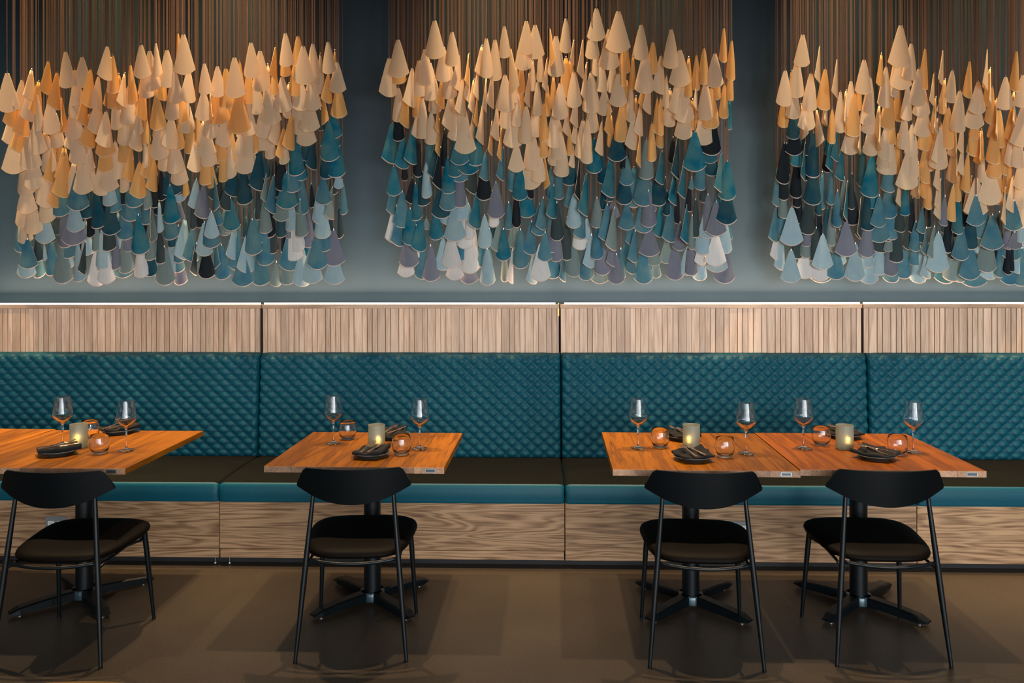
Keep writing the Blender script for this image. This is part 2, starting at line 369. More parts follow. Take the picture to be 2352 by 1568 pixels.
for i in range(4):
    x0, x1 = SEAM[i], SEAM[i + 1]; cx = (x0 + x1) / 2; W = x1 - x0
    t = empty('banquette', (cx, 4.75, 0)); tag(t, BACK_LAB[i], 'bench', 'quilted teal banquette sections along the wall')
    link('back_cushion', quilt(x0, x1), t, (0, YBB - 4.75, ZBB))
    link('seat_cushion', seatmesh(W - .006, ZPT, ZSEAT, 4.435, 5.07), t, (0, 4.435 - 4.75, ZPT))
    if i < 2:
        boxobj('base_panel', (-W / 2 + .002, 4.45 - 4.75, ZSTRIP + .0015), (W / 2 - .002, .30, ZPT), 'oak_base', t, .002)
        boxobj('base_strip', (-W / 2 + .004, 4.452 - 4.75, ZPB), (W / 2 - .004, .30, ZSTRIP - .0015), 'oak_base', t, .002)
    else:
        boxobj('base_panel', (-W / 2 + .002, 4.45 - 4.75, ZPB), (W / 2 - .002, .30, ZPT), 'oak_base', t, .002)
    boxobj('toe_kick', (-W / 2, 4.49 - 4.75, 0), (W / 2, .30, ZPB), 'kick', t)
    if i in (0, 1):
        for gx in ((W / 2 - .03,) if i == 0 else (-W / 2 + .05,)):
            q = MB(); q.lathe([(0, 0), (.009, 0), (.007, .006), (.0025, .008), (.0025, .03), (0, .03)], 12); link('glide', q.me('glide', 'steel'), t, (gx, 4.47 - 4.75, 0))

# ------------------------------------------------------------------ slatted oak wainscot
YS = 5.165
ZCT = at(1176, 698.5, YS).z; ZCB = at(1176, 708, YS).z
pat = [.0262, .0415, .0258, .0418, .0258, .0258, .0262]
for i in range(4):
    x0, x1 = SEAM[i] - .005, SEAM[i + 1] - .005; cx = (x0 + x1) / 2; W = x1 - x0
    t = empty('trim_%d' % (i + 1), (cx, YS, 0)); st(t)
    boxobj('backing_board', (-W / 2 + .006, .018, ZBT - .25), (W / 2 - .006, .04, ZCB), 'kick', t)
    q = boxobj('cap_rail', (-W / 2 + .003, -.006, ZCB), (W / 2 - .004, .045, ZCT), 'oak_long', t, .002)
    x = -W / 2 + .006; k = 0; meshes = {}
    seq = [.0328, .0515, .0328, .0515, .0328, .0328]
    rnd = random.Random(i)
    while x < W / 2 - .012:
        sw = seq[k % 6]; k += 1
        if x + sw > W / 2 - .006: sw = W / 2 - .006 - x
        g = .0042 if i in (0, 3) else (.0034 if (i == 1 and x < 0) or (i == 2 and x > 0) else .0020)
        key = (round(sw, 4), g)
        if key not in meshes:
            b_ = MB(); b_.box((-(sw - g) / 2, 0, -(ZCB - ZBT + .05) / 2), ((sw - g) / 2, .02, (ZCB - ZBT + .05) / 2), 0, .0012); meshes[key] = b_.me('slat', 'oak_slat')
        link('slat', meshes[key], t, (x + sw / 2, rnd.uniform(-.0008, .0008), (ZCB + ZBT - .05) / 2))
        x += sw
    # light channel on top of the cap
    if i in (1, 0): l0, l1 = -W / 2 + (.012 if i else 0), W / 2 - (.028 if i == 1 else .012)
    else: l0, l1 = -W / 2 + (.030 if i == 2 else .012), W / 2 - .012
    boxobj('light_strip', (l0, .012, ZCT), (l1, .022, ZCT + .0098), 'led', t)
    if i == 1:
        boxobj('light_strip', (W / 2 - .009, .012, ZCT - .075), (W / 2 - .004, .018, ZCT + .006), 'led_gap', t)  # light leaking through the panel joint, put in as a glowing sliver
    area('cove_light', (cx, YS + .035, ZCT + .012), (math.radians(180 + 30), 0, 0), W - .05, .012, 17, (1.0, .60, .40))
trim5 = boxobj('trim_5', (-5.35, YS + .05, 0), (5.35, YS + .06, ZCB - .02), 'kick'); st(trim5)

# ------------------------------------------------------------------ tables
ZT = .745; TH = .027
def table(FL, FR, BR, BL, label, group=None, staves=8, badge=True, seed=0, cat='table', tone='table_wood'):
    P = [atz(px, py, ZT) for px, py in (FL, FR, BR, BL)]
    c = sum(P, Vector()) / 4; d = ((P[2] + P[3]) - (P[0] + P[1])); ang = math.atan2(d.y, d.x) - PI / 2
    Wd = ((P[1] - P[0]).length + (P[2] - P[3]).length) / 2; Dp = ((P[3] - P[0]).length + (P[2] - P[1]).length) / 2
    t = empty('dining_table', (c.x, c.y, 0), ang); tag(t, label, cat, group)
    rnd = random.Random(seed); ws = [rnd.uniform(.75, 1.3) for _ in range(staves)]; sm = sum(ws); x = -Wd / 2
    for s_ in ws:
        sw = s_ / sm * Wd; b_ = MB(); b_.box((-sw / 2 + .0002, -Dp / 2, -TH / 2), (sw / 2 - .0002, Dp / 2, TH / 2), 0, .0006)
        me = b_.me('stave', [tone, 'table_end'])
        for p in me.polygons:
            if abs(p.normal.y) > .7: p.material_index = 1
        link('stave', me, t, (x + sw / 2, 0, ZT - TH / 2)); x += sw
    # pedestal
    q = MB(); q.lathe([(0, .045), (.041, .045), (.041, .70), (0, .70)], 28); q.box((-.17, -.17, .70), (.17, .17, ZT - TH - .001))
    link('column', autosmooth(q.me('column', 'black_metal')), t)
    q = MB(); q.lathe([(0, .012), (.058, .012), (.061, .016), (.061, .050), (.057, .056), (0, .056)], 32)
    tag(link('collar', autosmooth(q.me('collar', 'collar')), t), 'glossier black collar')
    for k in range(4):
        a = PI / 4 + k * PI / 2; q = MB(); L_ = .335; V = []
        st_ = [(.03, .014, .056, .029), (.08, .014, .056, .029), (.2, .012, .050, .029), (.285, .010, .041, .029), (.325, .016, .026, .022)]
        for (r, zb, zt, hw) in st_:
            V += [(r, -hw, zb), (r, hw, zb), (r, hw, zt - .006), (r, hw - .008, zt), (r, -hw + .008, zt), (r, -hw, zt - .006)]
        Fc = [(5, 4, 3, 2, 1, 0), tuple(24 + j for j in range(6))]
        for s2 in range(4):
            for j in range(6): jj = (j + 1) % 6; Fc.append((s2 * 6 + j, s2 * 6 + jj, s2 * 6 + 6 + jj, s2 * 6 + 6 + j))
        q.add(V, Fc); leg = link('base_leg', q.me('base_leg', 'black_metal'), t, (0, 0, 0), a)
        q = MB(); q.lathe([(0, 0), (.013, 0), (.014, .005), (.006, .008), (.006, .016), (0, .016)], 14)
        link('glide', autosmooth(q.me('glide', 'chrome')), leg, (.280, 0, 0))
    if badge:
        bd = boxobj('edge_plate', (Wd / 2 - .085, -Dp / 2 - .0016, ZT - TH / 2 - .0085), (Wd / 2 - .038, -Dp / 2 + .001, ZT - TH / 2 + .0085), 'steel', t, .0006)
        boxobj('plate_inset', (-.020, -.0012 - .0009, -.0055), (.020, -.0009, .0055), 'steel_dark', bd)
    return t
table((-145, 1073), (291.5, 1075.6), (461, 990.5), (126, 986), 'oak square table at far left, nearer the middle, with wine glasses, black napkins and candle', None, 7, True, 3)
table((-590, 1070), (-146, 1072.8), (125.5, 985.8), (-216, 981), 'oak square table cut off by the left edge of the photo', None, 7, False, 5)
table((605.3, 1070.3), (1021, 1073.8), (1062, 993.3), (718.8, 992.5), 'oak square table standing alone in the middle with one black chair', None, 6, True, 11)
table((1408, 1078), (1838, 1082), (1733.6, 995.5), (1381.5, 991.7), 'left table of the right-hand pushed-together pair, lighter orange oak', None, 6, True, 20)
table((1839, 1079), (2264, 1081), (2079, 995), (1734.6, 994.5), 'right table of the right-hand pushed-together pair, redder oak top', None, 6, True, 29, 'table', 'table_red')

# ------------------------------------------------------------------ chairs
def chair_meshes():
    D = {}
    # backrest: moulded panel, wrapped round the sitter
    nx, nz = 32, 6; th = .011; V = []; top = .790
    def zt(x):
        x = abs(x); return top if x < .195 else top - .006 * ((x - .195) / .012) ** 2 if x < .207 else top - .006 - (x - .207) / .033 * .066
    def zb(x):
        x = abs(x)
        if x < .17: return top - .152 + .034 * (x / .17) ** 2
        return top - .118 + (x - .17) / .07 * .034
    for side in (0, 1):
        for k in range(nz + 1):
            for i in range(nx + 1):
                x = -.24 + .48 * i / nx; z = zb(x) + (zt(x) - zb(x)) * k / nz
                y = -.205 + 1.15 * x * x - (z - (top - .15)) * .16 + side * th
                V.append((x, y, z))
    n = (nx + 1) * (nz + 1); Fc = []
    for k in range(nz):
        for i in range(nx):
            a = k * (nx + 1) + i; Fc.append((a, a + 1, a + nx + 2, a + nx + 1)); Fc.append((n + a + nx + 1, n + a + nx + 2, n + a + 1, n + a))
    ring = [i for i in range(nx + 1)] + [k * (nx + 1) + nx for k in range(1, nz + 1)] + [nz * (nx + 1) + i for i in range(nx - 1, -1, -1)] + [k * (nx + 1) for k in range(nz - 1, 0, -1)]
    for j in range(len(ring)):
        a, b2 = ring[j], ring[(j + 1) % len(ring)]; Fc.append((b2, a, n + a, n + b2))
    D['backrest'] = autosmooth(mesh('backrest', V, Fc, 'black_wood'), 50)
    # seat pad
    def outline(s, a):
        c_, s_ = math.cos(a), math.sin(a); e = 2 / 3.6
        x = .232 * math.copysign(abs(c_) ** e, c_); y = .232 * math.copysign(abs(s_) ** e, s_)
        x *= 1 + .10 * (y / .232)          # wider towards the front
        return x * s, y * s + .035
    V = []; n = 48; rings = [(.02, .0), (.5, .001), (.8, .004), (.93, .009), (.985, .017), (1.0, .026), (.985, .036), (.93, .044), (.80, .050), (.6, .051), (.3, .047), (.02, .045)]
    for s, z in rings:
        for j in range(n):
            x, y = outline(s, 2 * PI * j / n); V.append((x, y, .405 + z + .012 * (y / .23) * (1 if z > .01 else .6)))
    Fc = [tuple(range(n - 1, -1, -1)), tuple(range(len(V) - n, len(V)))]
    for i in range(len(rings) - 1):
        for j in range(n): jj = (j + 1) % n; Fc.append((i * n + j, i * n + jj, i * n + n + jj, i * n + n + j))
    D['seat'] = mesh('seat', V, Fc, 'seat_pad', True)
    for sgn in (-1, 1):
        q = MB(); q.tube([(sgn * .162, -.162, .735), (sgn * .168, -.166, .675), (sgn * .191, -.192, .42), (sgn * .202, -.203, .30), (sgn * .228, -.235, .006)], [.0075, .0085, .0118, .0122, .0075], 16)
        q.tube([(sgn * .228, -.235, 0), (sgn * .228, -.235, .008)], .0085, 12)
        D['rear%d' % sgn] = autosmooth(q.me('leg', 'black_metal'), 60)
        q = MB(); q.tube([(sgn * .200, .195, .415), (sgn * .206, .203, .33), (sgn * .224, .235, .006)], [.0122, .0122, .0075], 16)
        q.tube([(sgn * .224, .235, 0), (sgn * .224, .235, .008)], .0085, 12)
        D['front%d' % sgn] = autosmooth(q.me('leg', 'black_metal'), 60)
    q = MB(); pts = []
    for j in range(17):
        t_ = -1 + j / 8; pts.append((.190 * t_, -.192 - .036 * (1 - t_ * t_), .412 - .010 * (1 - t_ * t_)))
    q.tube(pts, .0075, 10)
    for sgn in (-1, 1):
        q.tube([(sgn * .193, -.192, .385), (sgn * .188, -.12, .392), (sgn * .188, .05, .400), (sgn * .200, .196, .385)], .006, 8)
    q.tube([(-.2, .196, .39), (.2, .196, .39)], .006, 8)
    q.tube([(-.185, -.06, .398), (.185, -.06, .398)], .006, 8)
    D['rail'] = q.me('seat_rail', 'black_metal', True)
    return D
CM = chair_meshes()
chairs = [((-22, 1530), (235, 1536), (353, 1421), (134, 1418), 'black chair at far left with its backrest cut by the photo edge'),
          ((678, 1522), (932, 1520), (956, 1408), (737.4, 1411.5), 'black chair pushed to the lone middle table'),
          ((1492.6, 1534.7), (1752.8, 1541), (1699, 1427), (1475.7, 1419.7), 'black chair at the left table of the right-hand pair'),
          ((1919.9, 1533.6), (2181.6, 1539.4), (2068, 1411.5), (1845, 1419), 'rightmost black chair, at the redder oak table')]
for RL, RR, FR, FL, lab in chairs:
    P = [atz(px, py, 0) for px, py in (RL, RR, FR, FL)]; c = sum(P, Vector()) / 4
    d = (P[2] + P[3]) - (P[0] + P[1]); e = (P[1] + P[2]) - (P[0] + P[3])
    ang = math.atan2(e.y, e.x) * .5 + (math.atan2(d.y, d.x) - PI / 2) * .5
    t = empty('dining_chair', (c.x, c.y, 0), ang); tag(t, lab, 'chair', 'black chairs facing the banquette')
    link('backrest', CM['backrest'], t); link('seat', CM['seat'], t)
    for k in ('rear-1', 'rear1', 'front-1', 'front1'): link('leg', CM[k], t)
    link('seat_rail', CM['rail'], t)

# round table in front of the camera, only its far rim in view
ct = atz(215, 1562, ZT); R_ = .46
t = empty('round_table', (ct.x, ct.y - R_, 0)); tag(t, 'golden oak round table, only its far rim at the bottom left corner', 'table')
q = MB(); q.lathe([(0, -TH), (R_ - .004, -TH), (R_, -TH + .004), (R_, -.003), (R_ - .003, 0), (0, 0)], 96); link('tabletop', autosmooth(q.me('tabletop', 'round_wood')), t, (0, 0, ZT))
q = MB(); q.lathe([(0, .02), (.04, .02), (.04, ZT - TH - .001), (0, ZT - TH - .001)], 24); link('column', autosmooth(q.me('column', 'black_metal')), t)
q = MB(); q.lathe([(0, 0), (.22, 0), (.22, .008), (.05, .03), (0, .03)], 40); link('base_plate', autosmooth(q.me('base_plate', 'black_metal')), t)

# wall outlets low on the bench front
def outlet(px, py, lab):
    p = at(px, py, 4.449); t = empty('wall_outlet', (p.x, 4.449, p.z)); tag(t, lab, 'outlet')
    q = MB(); q.box((-.06, -.006, -.038), (.06, .001, .038), 0, .003); link('cover_plate', q.me('cover_plate', 'plug'), t)
    for sx in (-.026, .026):
        b_ = boxobj('socket', (sx - .018, -.0085, -.014), (sx + .018, -.005, .014), 'wax', t, .002)
        q = MB()
        for s2 in (-.006, .006): q.box((s2 - .0012, -.0022, -.005), (s2 + .0012, -.0012, .005))
        link('slot', q.me('slot', 'screen'), b_)
outlet(129.5, 1201, 'grey outlet plate behind the far-left chair')
outlet(1695, 1212, 'pale outlet plate just showing behind the left chair of the pair')

# ------------------------------------------------------------------ tableware
def lathe_mesh(name, prof, mat, n=40, ang=40, closed=True):
    q = MB(); q.lathe(prof, n, 0, closed); return autosmooth(q.me(name, mat), ang)
def shell(outer, t, base):
    """closed glass profile: outer wall up, inner wall down"""
    inner = [(max(r - t, 0), z) for r, z in outer if z > base]
    return outer, inner
bowl_o = [(0, .0), (.036, 0), (.0375, .0015), (.036, .003), (.02, .0055), (.008, .010), (.0042, .020), (.0036, .06), (.0038, .095), (.006, .104), (.014, .113), (.028, .126), (.040, .138), (.0465, .147), (.0482, .155), (.0475, .163), (.043, .19), (.0385, .218), (.0345, .240)]
bowl_i = [(.0337, .240), (.0376, .218), (.0421, .19), (.0465, .163), (.0472, .155), (.0453, .148), (.0388, .1395), (.0268, .128), (.0125, .1155), (.004, .110), (0, .1085)]
ME_W = lathe_mesh('wine_glass', bowl_o + bowl_i, 'glass', 48, 60, False)
tum_o = [(0, 0), (.026, 0), (.030, .002), (.036, .012), (.0425, .028), (.0455, .043), (.0445, .058), (.0425, .074), (.0398, .090)]
tum_i = [(.0386, .0905), (.0411, .074), (.0430, .058), (.0440, .043), (.0408, .029), (.034, .0155), (.026, .010), (0, .009)]
ME_T = lathe_mesh('tumbler', tum_o + tum_i, 'glass', 48, 60, False)
ch_o = [(0, 0), (.038, 0), (.041, .003), (.041, .112), (.040, .115), (.0385, .115), (.0372, .113), (.0372, .012), (.035, .009), (0, .009)]
ME_C = lathe_mesh('glass_shade', ch_o, 'frosted', 48, 40, False)
ME_WAX = lathe_mesh('wax', [(0, 0), (.0185, 0), (.0185, .016), (.0165, .017), (.004, .015), (0, .015)], 'wax', 28, 40, False)
ME_FL = lathe_mesh('flame', [(0, 0), (.003, .002), (.0042, .006), (.0028, .011), (0, .017)], 'flame', 14, 60, False)
ME_P = lathe_mesh('plate', [(0, .003), (.048, .003), (.050, 0), (.054, 0), (.056, .004), (.078, .012), (.0865, .019), (.0875, .0205), (.086, .0215), (.076, .0155), (.055, .008), (0, .0075)], 'plate', 48, 50, False)
ME_PR = lathe_mesh('rim', [(.0862, .0196), (.0880, .0203), (.0872, .0222), (.0852, .0214)], 'plate_rim', 48, 60, True)

def napkin_mesh(seed, wx=.070, wy=.085, h=.011, k=.0):
    rnd = random.Random(seed); V = []; n = 22; ph = rnd.uniform(0, 6); pts = {}
    for side in (1, 0):
        for j in range(n + 1):
            for i in range(n + 1):
                u = i / n * 2 - 1; v = j / n * 2 - 1
                x = u * wx + .010 * v * k * 3; y = v * wy + .010 * math.sin(u * 2.3 + ph) * (v > .6)
                fold = .004 * math.sin(u * 4.2 + v * 1.3 + ph) + .003 * math.sin(v * 5 + ph * 2)
                lay = .005 if (u + .35 * v) > .1 else 0
                z = .0155 + max(0, (abs(x) ** 2 + abs(y) ** 2) ** .5 - .055) * .16
                if side: z += h + fold + lay + (.012 * max(0, u - .5) * 2 * (v > -.2)) 
                V.append((x, y, z))
    m_ = (n + 1) ** 2; Fc = []
    for j in range(n):
        for i in range(n):
            a = j * (n + 1) + i; Fc.append((a, a + 1, a + n + 2, a + n + 1)); Fc.append((m_ + a + n + 1, m_ + a + n + 2, m_ + a + 1, m_ + a))
    ring = [i for i in range(n + 1)] + [k2 * (n + 1) + n for k2 in range(1, n + 1)] + [n * (n + 1) + i for i in range(n - 1, -1, -1)] + [k2 * (n + 1) for k2 in range(n - 1, 0, -1)]
    for j in range(len(ring)):
        a, b2 = ring[j], ring[(j + 1) % len(ring)]; Fc.append((b2, a, m_ + a, m_ + b2))
    return mesh('napkin', V, Fc, 'napkin', True)
def flatbar(q, st, m=0):
    """stations (x centre, y, z, half width, thickness)"""
    V = []
    for x, y, z, hw, t in st: V += [(x - hw, y, z), (x + hw, y, z), (x + hw * .7, y, z + t), (x - hw * .7, y, z + t)]
    k = len(st); Fc = [(0, 1, 2, 3)[::-1] if False else (3, 2, 1, 0), (4 * k - 4, 4 * k - 3, 4 * k - 2, 4 * k - 1)]
    for s in range(k - 1):
        for j in range(4): jj = (j + 1) % 4; Fc.append((s * 4 + j, s * 4 + jj, s * 4 + 4 + jj, s * 4 + 4 + j))
    q.add(V, Fc, m)
q = MB(); flatbar(q, [(0, -.095, 0, .004, .003), (0, -.088, 0, .0065, .0035), (0, -.06, 0, .005, .0035), (0, .0, .004, .003, .003), (0, .03, .006, .003, .003), (0, .042, .006, .009, .002), (0, .055, .003, .0115, .002), (0, .062, .002, .012, .002)])
for tx in (-.0095, -.0032, .0032, .0095): flatbar(q, [(tx, .060, .002, .0019, .002), (tx * 1.0, .082, .0015, .0017, .002), (tx * .98, .100, .008, .0010, .0012)])
ME_F = autosmooth(q.me('fork', 'copper'), 40)
q = MB(); flatbar(q, [(0, -.098, 0, .004, .003), (0, -.09, 0, .0062, .004), (0, -.03, 0, .0050, .004), (0, .0, 0, .0042, .003)])
flatbar(q, [(0, .0, 0, .0042, .003), (.002, .012, 0, .009, .0015), (.002, .05, 0, .0095, .0015), (.003, .085, 0, .008, .0015), (.006, .102, 0, .002, .001)], 0)
ME_K = autosmooth(q.me('knife', 'copper'), 40)
def put(name, me, px, py, lab, cat, group=None, rz=0, s=1, dz=0):
    p = atz(px, py, ZT); o = link(name, me, None, (p.x, p.y, ZT + .0003 + dz), rz); o.scale = (s, s, s); tag(o, lab, cat, group); return o
T = ['far-left table', 'lone middle table', 'lighter table of the right pair', 'redder rightmost table']
WG = [[(144, 1022, 'left'), (290, 1033.5, 'right')], [(766, 1018, 'left'), (964, 1030, 'right')], [(1466, 1029, 'left'), (1713.5, 1041.5, 'right')], [(1845.5, 1029.5, 'left'), (2098, 1038.5, 'right')]]
TG = [[(207, 1006, 'farther'), (229, 1041, 'nearer')], [(798.5, 1008, 'farther left'), (922.5, 1043, 'nearer right')], [(1516, 1027, 'farther left'), (1665, 1049, 'nearer right')], [(1886.7, 1022, 'farther left'), (2061.5, 1044, 'nearer right')]]
CH = [(181, 1027, -.010, .004), (865, 1029, .010, -.004), (1588, 1029, -.012, 0), (1940, 1030, .013, -.008)]
PL = [[(132, 1043), (272, 994)], [(852.6, 1048), (903, 1005)], [(1591, 1056), (1569, 1008)], [(2012, 1053), (1938, 1004)]]
NR = [[-.95, -.7], [-.15, .2], [.25, .25], [.75, .3]]
CR = [[(-.80, 0, -.84), (-.35, .2, -.3)], [(-.22, 0, -.22), (-.35, .2, -.4)], [(.30, 0, .33), (.5, .1, .5)], [(.5, 0, .6), (.5, .1, .6)]]
for i in range(4):
    for px, py, sd in WG[i]: put('wine_glass', ME_W, px, py, '%s stemmed wine glass on the %s' % (sd, T[i]), 'glass', 'wine glasses on the tables')
    for px, py, sd in TG[i]: put('tumbler', ME_T, px, py, '%s stemless water tumbler on the %s' % (sd, T[i]), 'glass', 'tumblers on the tables', 0, 1)
    px, py, dx, dy = CH[i]
    h = put('candle_holder', ME_C, px, py, 'frosted glass candle cylinder on the %s' % T[i], 'candle holder', 'frosted candle holders')
    c_ = empty('tealight', (h.location.x + dx, h.location.y + dy, ZT + .0095)); tag(c_, 'lit tealight glowing inside the frosted holder on the %s' % T[i], 'candle', 'tealights')
    link('wax', ME_WAX, c_); link('flame', ME_FL, c_, (0, 0, .017))
    pl_ = bpy.data.lights.new('tealight_glow', 'POINT'); pl_.energy = .15; pl_.color = (1, .55, .15); pl_.shadow_soft_size = .006
    lo = bpy.data.objects.new('tealight_glow', pl_); C.objects.link(lo); lo.location = (c_.location.x, c_.location.y, ZT + .045)
    for j in range(2):
        px, py = PL[i][j]; nf = ('near', 'far')[j]
        p = put('plate', ME_P, px, py, '%s charcoal plate under a black napkin on the %s' % (nf, T[i]), 'plate', 'charcoal plates')
        tag(link('rim', ME_PR, p), 'pale unglazed rim')
        nm = napkin_mesh(i * 2 + j, *((.062, .085) if not (i == 2 and j == 0) else (.075, .072)))
        nk = link('napkin', nm, None, (p.location.x, p.location.y + .004, p.location.z + .0005), NR[i][j]); tag(nk, 'folded black napkin on the %s plate of the %s' % (nf, T[i]), 'napkin', 'black napkins')
        zc = p.location.z + .041
        a, off, b2 = CR[i][j]
        for nme, me, ox, an in (('fork', ME_F, -.020, a), ('knife', ME_K, .018, b2)):
            o = link(nme, me, None, (p.location.x + ox * math.cos(an), p.location.y + ox * math.sin(an) - .004 + .006, zc), an)
            o.scale = (.9, .84, .9); o.rotation_euler = (.10 if nme == 'fork' else .05, 0, an)
            tag(o, 'rose gold %s on the %s napkin of the %s' % (nme, nf, T[i]), nme, '%ss on the napkins' % nme if nme == 'fork' else 'knives on the napkins')

